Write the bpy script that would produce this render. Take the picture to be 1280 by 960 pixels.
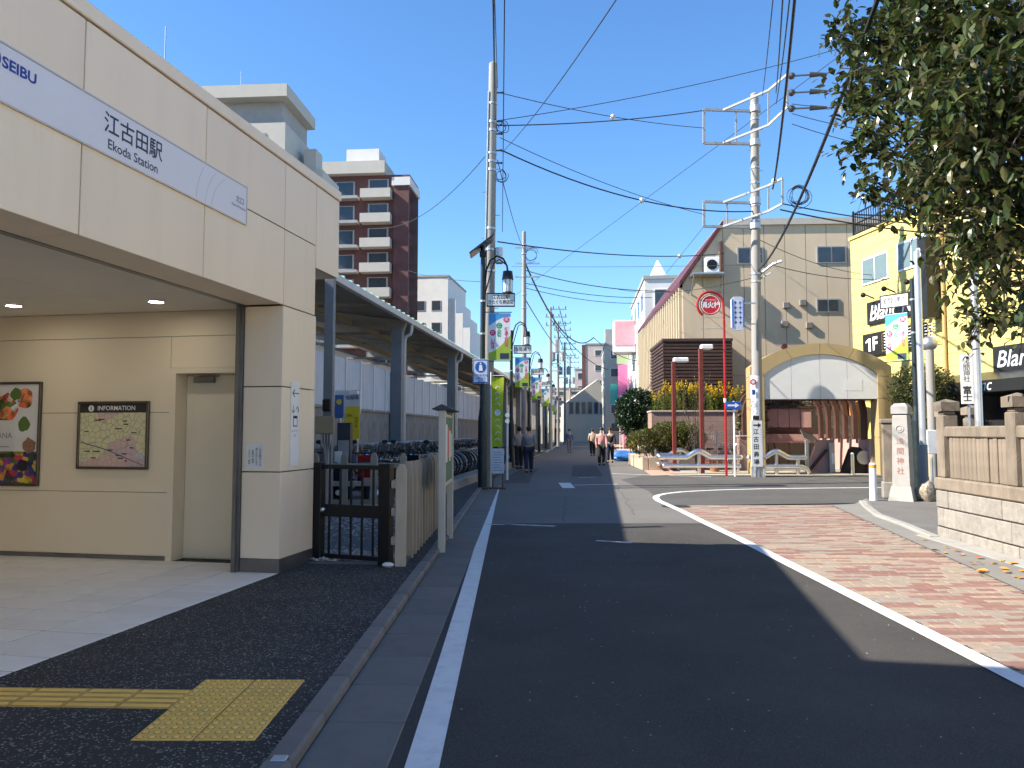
import bpy, math, random
from mathutils import Vector, Matrix
R = math.radians
random.seed(7)
for o in list(bpy.data.objects): bpy.data.objects.remove(o)
scene = bpy.context.scene
col = scene.collection

# ---------------------------------------------------------------- camera
F_PX, CAM_H, PITCH = 960.0, 1.55, math.atan(60 / 960)
cam_data = bpy.data.cameras.new('camera'); cam = bpy.data.objects.new('camera', cam_data); col.objects.link(cam)
cam.location = (0, 0, CAM_H); cam.rotation_euler = (R(90) + PITCH, 0, 0)
cam_data.sensor_width = 36; cam_data.lens = 36 * F_PX / 1280
cam_data.clip_start = .05; cam_data.clip_end = 3000
scene.camera = cam
# ---------------------------------------------------------------- world, sun, exposure
SUN_EL, SUN_AZ = R(39), R(80)            # light travels towards azimuth 80 deg (right, slightly away)
world = bpy.data.worlds.new('World'); scene.world = world; world.use_nodes = True
wn = world.node_tree; wn.nodes.clear()
sky = wn.nodes.new('ShaderNodeTexSky'); sky.sky_type = 'NISHITA'; sky.sun_disc = False
sky.sun_elevation = SUN_EL; sky.sun_rotation = SUN_AZ + math.pi
sky.altitude = 3000; sky.air_density = 1.5; sky.dust_density = 0; sky.ozone_density = 6
bg = wn.nodes.new('ShaderNodeBackground'); bg.inputs['Strength'].default_value = .15
wo = wn.nodes.new('ShaderNodeOutputWorld')
hs = wn.nodes.new('ShaderNodeHueSaturation'); hs.inputs['Saturation'].default_value = 1.1; hs.inputs['Value'].default_value = .71
wn.links.new(sky.outputs[0], hs.inputs['Color']); wn.links.new(hs.outputs[0], bg.inputs[0]); wn.links.new(bg.outputs[0], wo.inputs[0])
sun_d = bpy.data.lights.new('sun', 'SUN'); sun_d.energy = 5.0; sun_d.angle = R(.53); sun_d.color = (1, .92, .79)
sun = bpy.data.objects.new('sun', sun_d); col.objects.link(sun); sun.location = (-20, -4, 30)
sd = Vector((math.sin(SUN_AZ) * math.cos(SUN_EL), math.cos(SUN_AZ) * math.cos(SUN_EL), -math.sin(SUN_EL)))
sun.rotation_euler = sd.to_track_quat('-Z', 'Y').to_euler()
scene.view_settings.view_transform = 'Standard'; scene.view_settings.look = 'None'
scene.view_settings.exposure = 1.32; scene.view_settings.gamma = 1
scene.view_settings.use_curve_mapping = False
scene.render.engine = 'CYCLES'
scene.cycles.max_bounces = 6; scene.cycles.diffuse_bounces = 4; scene.cycles.adaptive_threshold = .02; scene.cycles.glossy_bounces = 2; scene.cycles.caustics_reflective = False; scene.cycles.caustics_refractive = False; scene.cycles.use_denoising = True

# ---------------------------------------------------------------- helpers
def ray(px, py):
    dx, dz = (px - 640) / F_PX, (480 - py) / F_PX
    c, s = math.cos(PITCH), math.sin(PITCH)
    return Vector((dx, c - dz * s, s + dz * c))
def G(px, py, z=0.0):                       # surveyed point on the ground from the photograph
    d = ray(px, py); t = (z - CAM_H) / d.z
    return Vector((d.x * t, d.y * t, z))
def P(px, py, Y):                           # surveyed point at distance Y
    d = ray(px, py); t = Y / d.y
    return Vector((d.x * t, Y, CAM_H + d.z * t))

class MB:
    def __init__(s): s.v, s.f, s.t = [], [], []
    def add(s, vs, fs):
        b = len(s.v); s.v += [tuple(v) for v in vs]; s.f += [tuple(b + i for i in f) for f in fs]; return s
    def bx(s, x0, x1, y0, y1, z0, z1):
        return s.add([(x0,y0,z0),(x1,y0,z0),(x1,y1,z0),(x0,y1,z0),(x0,y0,z1),(x1,y0,z1),(x1,y1,z1),(x0,y1,z1)],
            [(0,3,2,1),(4,5,6,7),(0,1,5,4),(1,2,6,5),(2,3,7,6),(3,0,4,7)])
    def bev(s, x0, x1, y0, y1, z0, z1, b=.005):          # chamfered box
        b = min(b, (x1-x0)*.45, (y1-y0)*.45, (z1-z0)*.45)
        vs, idx = [], {}
        for i in (0,1):
            for j in (0,1):
                for k in (0,1):
                    c = [(x0,x1)[i], (y0,y1)[j], (z0,z1)[k]]; sg = [1-2*i, 1-2*j, 1-2*k]
                    for a in range(3):
                        p = [c[q] + (0 if q == a else b*sg[q]) for q in range(3)]
                        idx[(i,j,k,a)] = len(vs); vs.append(p)
        fs = []
        for a in range(3):
            o = [q for q in range(3) if q != a]
            for e in (0,1):
                f = []
                for (p, q) in ((0,0),(1,0),(1,1),(0,1)):
                    c = [0,0,0]; c[a] = e; c[o[0]] = p; c[o[1]] = q; f.append(idx[(c[0],c[1],c[2],a)])
                if (e == 0) != (a == 1): f.reverse()
                fs.append(f)
            for p in (0,1):
                for q in (0,1):
                    c0 = [0,0,0]; c0[o[0]] = p; c0[o[1]] = q; c1 = list(c0); c1[a] = 1
                    fs.append([idx[(*c0,o[0])], idx[(*c1,o[0])], idx[(*c1,o[1])], idx[(*c0,o[1])]])
        for i in (0,1):
            for j in (0,1):
                for k in (0,1): fs.append([idx[(i,j,k,0)], idx[(i,j,k,1)], idx[(i,j,k,2)]])
        ctr = Vector(((x0+x1)/2, (y0+y1)/2, (z0+z1)/2))
        out = []
        for f in fs:
            a_, b_, c_ = [Vector(vs[i]) for i in f[:3]]
            m = sum((Vector(vs[i]) for i in f), Vector()) / len(f)
            out.append(f if (b_-a_).cross(c_-a_).dot(m-ctr) >= 0 else f[::-1])
        return s.add(vs, out)
    def cyl(s, p0, p1, r0, r1=None, n=12, caps=True):
        p0, p1 = Vector(p0), Vector(p1); r1 = r0 if r1 is None else r1
        d = (p1 - p0).normalized(); u = d.orthogonal().normalized(); w = d.cross(u)
        vs = []
        for p, r in ((p0, r0), (p1, r1)):
            for i in range(n):
                a = 2*math.pi*i/n; vs.append(p + (u*math.cos(a) + w*math.sin(a))*r)
        fs = [(i, (i+1)%n, n+(i+1)%n, n+i) for i in range(n)]
        if caps: fs += [tuple(range(n-1,-1,-1)), tuple(range(n,2*n))]
        return s.add(vs, fs)
    def tube(s, pts, r, n=8, closed=False):
        pts = [Vector(p) for p in pts]; m = len(pts)
        rs = r if isinstance(r, (list, tuple)) else [r]*m
        vs, u = [], None
        for i, p in enumerate(pts):
            if closed: d = pts[(i+1)%m] - pts[i-1]
            else: d = pts[min(i+1,m-1)] - pts[max(i-1,0)]
            d.normalize()
            u = d.orthogonal() if u is None else u - d*u.dot(d)
            u.normalize(); w = d.cross(u)
            for k in range(n):
                a = 2*math.pi*k/n; vs.append(p + (u*math.cos(a) + w*math.sin(a))*rs[i])
        fs = []
        for i in range(m if closed else m-1):
            j = (i+1) % m
            for k in range(n): fs.append((i*n+k, i*n+(k+1)%n, j*n+(k+1)%n, j*n+k))
        if not closed: fs += [tuple(range(n-1,-1,-1)), tuple((m-1)*n+k for k in range(n))]
        return s.add(vs, fs)
    def prism(s, poly, a0, a1, axis='y'):                 # extrude a 2-D outline (counter-clockwise) along an axis
        n = len(poly)
        mk = {'y': lambda p, a: (p[0], a, p[1]), 'x': lambda p, a: (a, p[0], p[1]), 'z': lambda p, a: (p[0], p[1], a)}[axis]
        vs = [mk(p, a0) for p in poly] + [mk(p, a1) for p in poly]
        fs = [tuple(range(n)), tuple(range(2*n-1, n-1, -1))] + [(i, n+i, n+(i+1)%n, (i+1)%n) for i in range(n)]
        if axis in ('z', 'x'): fs = [f[::-1] for f in fs]
        return s.add(vs, fs)
    def ribbon(s, pts, w, z):                             # flat stripe along a path
        vs, n = [], len(pts)
        for i, p in enumerate(pts):
            a, b = pts[max(i-1,0)], pts[min(i+1,n-1)]
            d = Vector((b[0]-a[0], b[1]-a[1])).normalized()
            vs += [(p[0]-d.y*-w/2, p[1]-d.x*w/2, z), (p[0]+d.y*-w/2, p[1]+d.x*w/2, z)]
        return s.add(vs, [(2*i, 2*i+2, 2*i+3, 2*i+1) for i in range(n-1)])
    def sphere(s, c, rx, ry=None, rz=None, n=12, m=8):
        ry = rx if ry is None else ry; rz = rx if rz is None else rz
        vs = [(c[0],c[1],c[2]-rz)]
        for j in range(1, m):
            t = math.pi*j/m - math.pi/2
            for i in range(n):
                a = 2*math.pi*i/n; vs.append((c[0]+rx*math.cos(t)*math.cos(a), c[1]+ry*math.cos(t)*math.sin(a), c[2]+rz*math.sin(t)))
        vs.append((c[0],c[1],c[2]+rz)); L = len(vs)-1
        fs = [(0, 1+(i+1)%n, 1+i) for i in range(n)]
        for j in range(m-2):
            for i in range(n): fs.append((1+j*n+i, 1+j*n+(i+1)%n, 1+(j+1)*n+(i+1)%n, 1+(j+1)*n+i))
        fs += [(L, 1+(m-2)*n+i, 1+(m-2)*n+(i+1)%n) for i in range(n)]
        return s.add(vs, fs)
    def xf(s, mat, start=0):
        for i in range(start, len(s.v)): s.v[i] = tuple(mat @ Vector(s.v[i]))
        return s
    def mesh(s, name, m, smooth=False):
        me = bpy.data.meshes.new(name); me.from_pydata(s.v, [], s.f); me.materials.append(m)
        if smooth:
            me.polygons.foreach_set('use_smooth', [True]*len(me.polygons)); me.set_sharp_from_angle(angle=R(38))
        me.update(); return me
    def build(s, name, m, parent=None, smooth=False, loc=None, rz=0):
        o = bpy.data.objects.new(name, s.mesh(name, m, smooth)); col.objects.link(o); o.parent = parent
        if loc is not None: o.location = loc
        if rz: o.rotation_euler.z = rz
        return o

def tag(o, label=None, cat=None, group=None, kind=None):
    if label: o['label'] = label
    if cat: o['category'] = cat
    if group: o['group'] = group
    if kind: o['kind'] = kind
    return o
def thing(name, label, cat, loc=(0,0,0), rz=0, group=None):
    o = bpy.data.objects.new(name, None); col.objects.link(o); o.location = loc; o.rotation_euler.z = rz
    o.empty_display_size = .2
    return tag(o, label, cat, group)
def struct(name, mb, m, smooth=False):
    return tag(mb.build(name, m, None, smooth), kind='structure')
def inst(src, parent, loc=(0,0,0), rz=0, name=None):      # another object on the same mesh
    o = bpy.data.objects.new(name or src.name.split('.')[0], src.data); col.objects.link(o)
    o.parent = parent; o.location = loc; o.rotation_euler.z = rz; return o
def copy_tree(o, parent=None):
    c = o.copy(); col.objects.link(c); c.parent = parent
    for ch in o.children: copy_tree(ch, c)
    return c
def text(body, size, m, parent, o, u=(1,0,0), v=(0,0,1), align='CENTER', name='lettering', depth=0.0, sx=1.0, bold=0.0, ls=1.0, shear=0.0):
    """flat lettering: o = anchor, u = reading direction, v = up (parent's space)"""
    cu = bpy.data.curves.new('txt', 'FONT'); cu.body = body; cu.size = size; cu.align_x = align; cu.align_y = 'CENTER'
    cu.resolution_u = 3; cu.space_line = ls; cu.offset = bold; cu.extrude = depth; cu.shear = shear; cu.fill_mode = 'FRONT' if not depth else 'BOTH'
    t = bpy.data.objects.new('txt', cu)
    me = bpy.data.meshes.new_from_object(t)
    u, v, o = Vector(u).normalized(), Vector(v).normalized(), Vector(o); n = u.cross(v)
    for vt in me.vertices: c = vt.co; vt.co = o + u*(c.x*sx) + v*c.y + n*(c.z + depth)
    bpy.data.objects.remove(t); bpy.data.curves.remove(cu)
    me.name = name; me.materials.clear(); me.materials.append(m)
    ob = bpy.data.objects.new(name, me); col.objects.link(ob); ob.parent = parent
    return ob
def vert(s): return '\n'.join(s)

# ---------------------------------------------------------------- materials
MATS = {}
def M(name, c=(.5,.5,.5), rough=.7, var=.08, scale=3.0, bump=0.0, bscale=60.0, metal=0.0, rnd=0.0, spec=.4, detail=4.0,
      dirt=0.0, dirtc=(.12,.1,.08), dscale=1.5, stretch=None, coat=0.0, emit=None, estr=0.0, trans=0.0, sub=0.0, speck=0.0, speckc=(.6,.6,.6), sscale=80.0, sthr=.75, alpha=1.0):
    if name in MATS: return MATS[name]
    m = bpy.data.materials.new(name); m.use_nodes = True; nt = m.node_tree; N = nt.nodes; L = nt.links
    b = N['Principled BSDF']
    tc = N.new('ShaderNodeTexCoord'); vec = tc.outputs['Object']
    if stretch:
        mp = N.new('ShaderNodeMapping'); mp.inputs['Scale'].default_value = stretch; L.new(vec, mp.inputs[0]); vec = mp.outputs[0]
    def noise(sc, det=detail, rg=.55):
        n = N.new('ShaderNodeTexNoise'); n.inputs['Scale'].default_value = sc; n.inputs['Detail'].default_value = det
        n.inputs['Roughness'].default_value = rg; L.new(vec, n.inputs['Vector']); return n
    def mix(fac, a, bb, blend='MIX'):
        x = N.new('ShaderNodeMix'); x.data_type = 'RGBA'; x.blend_type = blend
        if isinstance(fac, float): x.inputs[0].default_value = fac
        else: L.new(fac, x.inputs[0])
        for k, q in ((6, a), (7, bb)):
            if isinstance(q, tuple): x.inputs[k].default_value = (*q, 1)
            else: L.new(q, x.inputs[k])
        return x.outputs[2]
    def ramp(src, lo, hi):
        r = N.new('ShaderNodeMapRange'); r.inputs[1].default_value = lo; r.inputs[2].default_value = hi; L.new(src, r.inputs[0]); return r.outputs[0]
    cur = mix(ramp(noise(scale).outputs[0], .3, .7), tuple(x*(1-var) for x in c), tuple(min(1, x*(1+var)) for x in c))
    if dirt:
        cur = mix(ramp(noise(dscale, 6, .65).outputs[0], .5, .5 + .5/max(dirt, .05)*.5), cur, dirtc)
    if speck:
        vo = N.new('ShaderNodeTexVoronoi'); vo.inputs['Scale'].default_value = sscale; L.new(vec, vo.inputs['Vector'])
        sr = N.new('ShaderNodeSeparateColor'); L.new(vo.outputs['Color'], sr.inputs[0])
        mu = N.new('ShaderNodeMath'); mu.operation = 'MULTIPLY'; mu.inputs[1].default_value = speck
        L.new(ramp(sr.outputs[0], sthr, 1), mu.inputs[0]); cur = mix(mu.outputs[0], cur, speckc)
    if rnd:
        oi = N.new('ShaderNodeObjectInfo'); h = N.new('ShaderNodeHueSaturation')
        mr = N.new('ShaderNodeMapRange'); mr.inputs[3].default_value = 1-rnd; mr.inputs[4].default_value = 1+rnd
        L.new(oi.outputs['Random'], mr.inputs[0]); L.new(mr.outputs[0], h.inputs['Value']); L.new(cur, h.inputs['Color']); cur = h.outputs[0]
    L.new(cur, b.inputs['Base Color'])
    rr = N.new('ShaderNodeMapRange'); rr.inputs[3].default_value = max(0, rough-.08); rr.inputs[4].default_value = min(1, rough+.08)
    L.new(noise(scale*3).outputs[0], rr.inputs[0]); L.new(rr.outputs[0], b.inputs['Roughness'])
    b.inputs['Metallic'].default_value = metal; b.inputs['Specular IOR Level'].default_value = spec
    if coat: b.inputs['Coat Weight'].default_value = coat; b.inputs['Coat Roughness'].default_value = .08
    if trans: b.inputs['Transmission Weight'].default_value = trans
    if alpha < 1: b.inputs['Alpha'].default_value = alpha
    if emit: b.inputs['Emission Color'].default_value = (*emit, 1); b.inputs['Emission Strength'].default_value = estr
    if bump:
        bp = N.new('ShaderNodeBump'); bp.inputs['Strength'].default_value = bump; bp.inputs['Distance'].default_value = .01
        L.new(noise(bscale, 5, .6).outputs[0], bp.inputs['Height']); L.new(bp.outputs[0], b.inputs['Normal'])
    MATS[name] = m; return m
def M_palette(name, cols, attr=None, rough=.85, bump=.3, bscale=120.0, val=.12, noise_scale=14.0):
    """colour picked per piece from a palette: per object, or per face attribute for joined pieces"""
    m = bpy.data.materials.new(name); m.use_nodes = True; nt = m.node_tree; N = nt.nodes; L = nt.links; b = N['Principled BSDF']
    if attr: a = N.new('ShaderNodeAttribute'); a.attribute_name = attr; src = a.outputs['Fac']
    else:
        a = N.new('ShaderNodeObjectInfo'); sp_ = N.new('ShaderNodeSeparateColor'); L.new(a.outputs['Color'], sp_.inputs[0]); src = sp_.outputs[0]
    cr = N.new('ShaderNodeValToRGB'); cr.color_ramp.interpolation = 'CONSTANT'; els = cr.color_ramp.elements
    for i, cc in enumerate(cols):
        e = els[i] if i < 2 else els.new(i/len(cols)); e.position = i/len(cols); e.color = (*cc, 1)
    L.new(src, cr.inputs[0])
    tc = N.new('ShaderNodeTexCoord'); n = N.new('ShaderNodeTexNoise'); n.inputs['Scale'].default_value = noise_scale; n.inputs['Detail'].default_value = 6
    g = N.new('ShaderNodeNewGeometry'); L.new(g.outputs['Position'], n.inputs['Vector'])
    h = N.new('ShaderNodeHueSaturation'); mr = N.new('ShaderNodeMapRange'); mr.inputs[1].default_value = .25; mr.inputs[2].default_value = .75
    mr.inputs[3].default_value = 1-val; mr.inputs[4].default_value = 1+val
    L.new(n.outputs[0], mr.inputs[0]); L.new(mr.outputs[0], h.inputs['Value']); L.new(cr.outputs[0], h.inputs['Color'])
    L.new(h.outputs[0], b.inputs['Base Color']); b.inputs['Roughness'].default_value = rough
    if bump:
        n2 = N.new('ShaderNodeTexNoise'); n2.inputs['Scale'].default_value = bscale; L.new(g.outputs['Position'], n2.inputs['Vector'])
        bp = N.new('ShaderNodeBump'); bp.inputs['Strength'].default_value = bump; bp.inputs['Distance'].default_value = .006
        L.new(n2.outputs[0], bp.inputs['Height']); L.new(bp.outputs[0], b.inputs['Normal'])
    MATS[name] = m; return m

A_new = M('asphalt_new', (.052,.049,.046), .85, .22, .7, .6, 240, speck=.5, speckc=(.14,.135,.13), sscale=200, sthr=.74, spec=.25)
A_old = M('asphalt_old', (.125,.12,.112), .9, .16, .6, .5, 220, speck=.45, speckc=(.22,.21,.2), sscale=160, sthr=.6, dirt=.35, dirtc=(.09,.086,.08), dscale=.6)
A_side = M('asphalt_side', (.07,.068,.066), .9, .15, .5, .5, 240, speck=.4, speckc=(.16,.15,.14), sscale=180, sthr=.7)
A_walk = M('asphalt_walk', (.043,.041,.038), .8, .25, 1.2, 1.0, 150, speck=.9, speckc=(.42,.4,.38), sscale=110, sthr=.87, spec=.3)
CONC = M('concrete', (.3,.29,.27), .9, .16, 2.2, .35, 90, dirt=.45, dirtc=(.12,.115,.1), dscale=2.2, rnd=.08)
CONC_D = M('concrete_gutter', (.15,.143,.132), .9, .2, 2.5, .4, 80, dirt=.6, dirtc=(.075,.072,.065), dscale=2.6, rnd=.1)
PAINT_W = M('road_paint', (.66,.66,.645), .7, .06, 6, .25, 160, dirt=.5, dirtc=(.4,.4,.38), dscale=9)
PAINT_F = M('road_paint_worn', (.5,.5,.49), .8, .2, 8, .25, 160, dirt=1.4, dirtc=(.1,.1,.1), dscale=9)
STEEL = M('galvanised', (.5,.52,.54), .42, .12, 4, .06, 30, metal=.85, dirt=.3, dirtc=(.25,.25,.25), dscale=5)
STAINLESS = M('stainless', (.74,.73,.71), .3, .05, 6, metal=1.0)
BLACKP = M('black_paint', (.006,.006,.007), .45, .2, 5, .1, 40)
DARKGRN = M('dark_green_paint', (.016,.026,.028), .4, .2, 4, .05, 30)
WHITEP = M('white_paint', (.78,.78,.77), .5, .04, 4)
INK = M('ink', (.015,.015,.018), .7, .05)
WHITE_INK = M('white_ink', (.8,.8,.78), .7, .03)
# ================================================================ ground, road, pavements
def bend(Y):                                 # lateral shift of the street where it bears right
    t = max(0.0, Y - 21); return .085 * t * min(1, t / 8) if t < 8 else .085 * (t - 0)
def bx_(Y): t = max(0.0, Y-21); return .085*t*t/16 if t < 8 else .085*(t-4)
YS = [-8, 0, 4, 8, 12, 16, 20, 22, 24, 26, 28, 30, 34, 40, 50, 65, 90, 130, 180]
def strip(x0, x1, y0, y1, z, mb=None):
    mb = mb or MB(); ys = [y0] + [y for y in YS if y0 < y < y1] + [y1]; vs = []
    for y in ys:
        a = x0(y) if callable(x0) else x0; b = x1(y) if callable(x1) else x1
        vs += [(a + bx_(y), y, z), (b + bx_(y), y, z)]
    return mb.add(vs, [(2*i, 2*i+1, 2*i+3, 2*i+2) for i in range(len(ys)-1)])
struct('ground', MB().add([(-900,-300,-.02),(900,-300,-.02),(900,1500,-.02),(-900,1500,-.02)], [(0,1,2,3)]), M('ground_far', (.11,.105,.1), .95, .2, .08))
kerb_x = lambda Y: -1.0 + .0115*(Y - 3.6)
NEWEND = 13.2
struct('road', strip(-.66, 3.32, -8, NEWEND, 0), A_new)
struct('old_road', strip(-.66, lambda y: 3.32 if y < 16 else (3.32 + min(1, (y-16)/5)*1.6), NEWEND, 180, -.004), A_old)
struct('side_street', MB().add([(3.25,16.3,.002),(7.6,16.9,.002),(8.6,17.6,.002),(60,17.0,.002),(60,26.6,.002),(12,26.9,.002),(6.2,27.2,.002),(4.6,27.4,.002),(3.55,25.2,.002),(3.6,20.5,.002)], [tuple(range(10))]), A_side)
SWZ = .05
sw = MB(); strip(-14, lambda y: kerb_x(y) - .13, -8, 60, SWZ, sw)
struct('left_pavement', sw, A_walk)
# kerb stones and gutter slabs, one by one as far as they can be told apart
kerb = tag(bpy.data.objects.new('kerb', None), kind='structure'); col.objects.link(kerb)
rk = random.Random(3)
KERB = M('kerb_concrete', (.17,.16,.147), .9, .18, 3, .4, 90, dirt=.5, dirtc=(.1,.095,.085), dscale=4, rnd=.08)
stone = MB().bev(-.065, .065, .004, .596, -.1, .065, .016).build('kerb_stone', KERB, kerb)
slab = MB().bev(-.21, .21, .003, .597, -.1, .008, .006).build('gutter_slab', CONC_D, kerb)
ang = -math.atan(.0115)
for i in range(42):
    y = -1.2 + .6*i; x = kerb_x(y) + bx_(y)
    a = ang - math.atan((bx_(y+.6)-bx_(y))/.6)
    if i == 0: stone.location = (x-.065, y, 0); stone.rotation_euler.z = a; slab.location = (x+.213, y, 0); slab.rotation_euler.z = a
    else: inst(stone, kerb, (x-.065, y, rk.uniform(-.004,.004)), a); inst(slab, kerb, (x+.213, y, rk.uniform(-.002,.002)), a)
k2 = MB(); strip(lambda y: kerb_x(y)-.13, lambda y: kerb_x(y), 24, 60, .06, k2); strip(lambda y: kerb_x(y), lambda y: kerb_x(y)+.42, 24, 60, .005, k2)
k2.build('far_gutter', CONC_D, kerb)
MB().bev(-.02,.05,-.03,.03,0,.012,.004).build('survey_marker', STEEL, kerb, loc=(G(345,950,.06)))
# painted lines
ln = MB(); ln.ribbon([(-.415, 1), (-.42, 8), (-.43, 16), (-.42, 22.6)], .16, .004)
struct('edge_line', ln, PAINT_W)
pts = [(G(627,597).x, G(627,597).y), (G(637,587).x, G(637,587).y), (G(648,577).x, G(648,577).y), (2.2, 55), (4.9, 85)]
struct('far_edge_line', MB().ribbon(pts, .15, .004), PAINT_W)
rl = [(3.16, .5)] + [tuple(G(x, y)[:2]) for x, y in ((1280,853),(1150,787),(1050,737),(980,702),(925,674),(880,653),(850,638),(833,630.5),(823,626),(819.5,622.5),(822,619.5),(832,617.2),(850,615.2),(872,613.8),(900,612.6),(950,611.3),(1020,610.3),(1106,609.6))]
struct('corner_line', MB().ribbon(rl, .15, .006), PAINT_W)
cl = [tuple(G(x, y)[:2]) for x, y in ((764,592),(800,593.4),(850,595),(889,596))]
struct('corner_line_beyond', MB().ribbon(cl, .13, .006), PAINT_W)
st = MB().add([G(698,603.5,.004), G(713,603.5,.004), G(719,610,.004), G(703,610,.004)], [(3,2,1,0)]); st.ribbon([tuple(G(717,606.5)[:2]), tuple(G(772,605.3)[:2])], .13, .004)
struct('stop_mark', st, PAINT_W)
for k, (x0, y0, x1, y1, w) in enumerate(((632,655.5,694,658,.12),(745,676,790,679,.08),(723,597,744,596.5,.2),(575,655,640,656,.1))):
    struct('worn_mark', MB().ribbon([tuple(G(x0,y0)[:2]), tuple(G(x1,y1)[:2])], w, .0045), PAINT_F)
mh = MB(); c = G(845, 633); mh.cyl((0,0,0),(0,0,.006), .3, n=28)
mo = tag(mh.build('manhole_cover', M('iron', (.035,.034,.033), .6, .3, 20, .5, 60, metal=.4), None), 'dark round iron manhole cover in the road near the curved line', 'manhole'); mo.location = (c.x, c.y, -.002)
for k, (x0, x1, y0, y1) in enumerate(((-.3,.5,23.5,33),(1.9,3.0,27,36))):
    strip(x0, x1, y0, y1, .0015).build('road_patch', A_side)['kind'] = 'structure'
rc = random.Random(6); CRK = M('crack', (.03,.029,.028), .9, .2, 20)
for (x0, y0, x1, y1, w) in ((.9,13.4,1.3,19,.014),(2.3,14.5,3.0,22,.012),(-.2,16,1.9,16.4,.012),(.2,20.5,3.2,21.2,.016),(3.7,18.5,9.5,19.6,.014),(5.2,20.5,6.1,25.5,.012)):
    n = 26; pl = [(x0+(x1-x0)*i/n + rc.uniform(-.05,.05), y0+(y1-y0)*i/n + rc.uniform(-.05,.05)) for i in range(n+1)]
    struct('road_crack', MB().ribbon(pl, w, .0035 if x0 > 3.5 else -.0025), CRK)
rgt = random.Random(14); gr = MB()
for i in range(300):
    x, y = rgt.uniform(-.3,3.1), rgt.uniform(2.4,12); s = rgt.uniform(.002,.008); gr.sphere((x,y,.003),s,s*rgt.uniform(.6,1.4),s*.4,5,3)
tag(gr.build('road_grit', M('grit', (.28,.27,.26), .9, .3, 40)), 'scattered pale grit on the dark asphalt of the near road', 'grit', kind='stuff')
# ---- brick paving to the right of the road
bl0, bl1 = G(1041,632), G(1228,716)
bs = (bl1.x - bl0.x)/(bl1.y - bl0.y)
brick_r = lambda Y: bl0.x + bs*(Y - bl0.y)
PAL = [(.215,.115,.092),(.275,.21,.163),(.225,.128,.1),(.295,.228,.172),(.25,.208,.165),(.2,.105,.085),(.24,.205,.17),(.305,.235,.175),(.225,.125,.1),(.26,.213,.17)]
B_one = M_palette('brick_paver', PAL); B_all = M_palette('brick_paver_joined', PAL, attr='rnd')
bed = struct('brick_pavement', MB().add([(3.24,-4,-.008),(brick_r(-4)+.05,-4,-.008),(brick_r(16.35)+.05,16.35,-.008),(3.5,16.45,-.008)], [(0,1,2,3)]), M('joint_sand', (.2,.17,.135), .95, .2, 6, .4, 120))
rb = random.Random(11)
cells = []
y = 2.0; row = 0
while y < 16.3:
    x = 3.26 - rb.random()*.2 - .2; run = rb.random(); run_n = 0
    while x < brick_r(y) - .1:
        x0 = max(x, 3.255 if y > 2 else x); x1 = min(x + .2, brick_r(y) )
        if x1 - x0 > .06:
            if run_n <= 0: run = rb.random(); run_n = rb.choice((1,1,2,2,2,3))
            run_n -= 1
            cells.append((x0, x1, y, run))
        x += .2
    y += .1; row += 1
full = [c for c in cells if abs(c[1]-c[0]-.2) < 1e-6 and c[2] > 4.55 and (c[0]+.1)/c[2] < .66]
full.sort(key=lambda c: c[2]); near = set(full[:300])
bsrc = MB().bev(.003, .197, .003, .097, -.06, .002, .003).mesh('brick', B_one)
for c in full[:300]:
    o = bpy.data.objects.new('brick', bsrc); col.objects.link(o); o.parent = bed; o.location = (c[0], c[2], rb.uniform(-.0015,.0015)); o.color = (c[3], c[3], c[3], 1)
rest = MB(); att = []
for c in cells:
    if c in near: continue
    n0 = len(rest.f); z = rb.uniform(-.0015,.0015)
    rest.bx(c[0]+.003, c[1]-.003, c[2]+.003, c[2]+.097, -.03, .001+z); rest.f.pop(n0); att += [c[3]]*5
ro = tag(rest.build('brick_paving', B_all, bed), kind='stuff')
at_ = ro.data.attributes.new('rnd', 'FLOAT', 'FACE'); at_.data.foreach_set('value', att)
# gutter and footpath along the shrine wall
w0, w1 = G(1171,671), G(1280,703)
wdir = (w1 - w0).normalized()               # towards the camera
ws = (w1.x - w0.x)/(w1.y - w0.y)
wall_x = lambda Y: w0.x + ws*(Y - w0.y)
gm = MB().add([(brick_r(-4),-4,.004),(wall_x(-4)-.1,-4,.004),(wall_x(11.2)-.12,11.2,.004),(G(1100,645).x,G(1100,645).y,.004),(G(1083,623).x,G(1083,623).y,.004),(brick_r(16.6)+.6,16.75,.004),(brick_r(16.4),16.4,.004)], [tuple(range(7))])
struct('right_gutter', gm, M('concrete_mid', (.19,.182,.168), .9, .1, 1.2, .3, 80, dirt=.3, dirtc=(.14,.132,.12), dscale=.7))
sp = [G(1083,623.5),G(1100,644.5),G(1171,673)]
fp = MB().add([(sp[0].x,sp[0].y,.008),(sp[1].x,sp[1].y,.008),(sp[2].x+.02,sp[2].y,.008),(14,sp[2].y,.008),(20,17.4,.008),(9.6,17.6,.008)], [tuple(range(6))])
struct('shrine_forecourt', fp, M('forecourt', (.12,.115,.11), .9, .15, 1.5, .6, 90, speck=.5, speckc=(.25,.24,.22), sscale=90, sthr=.7))
rk2 = tag(bpy.data.objects.new('right_kerb', None), kind='structure'); col.objects.link(rk2)
path = [G(1078,628), G(1083,634), G(1098,645.5), G(1130,657), G(1168,673)]
for a, b in zip(path[:-1], path[1:]):
    L_ = (b-a).length; n = max(1, round(L_/.6)); d = (b-a)/n
    for i in range(n):
        q = a + d*i
        o = MB().bev(0, d.length-.006, -.07, .07, -.06, .045, .012).build('kerb_stone', CONC, rk2, loc=q); o.rotation_euler.z = math.atan2(d.y, d.x)
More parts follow.
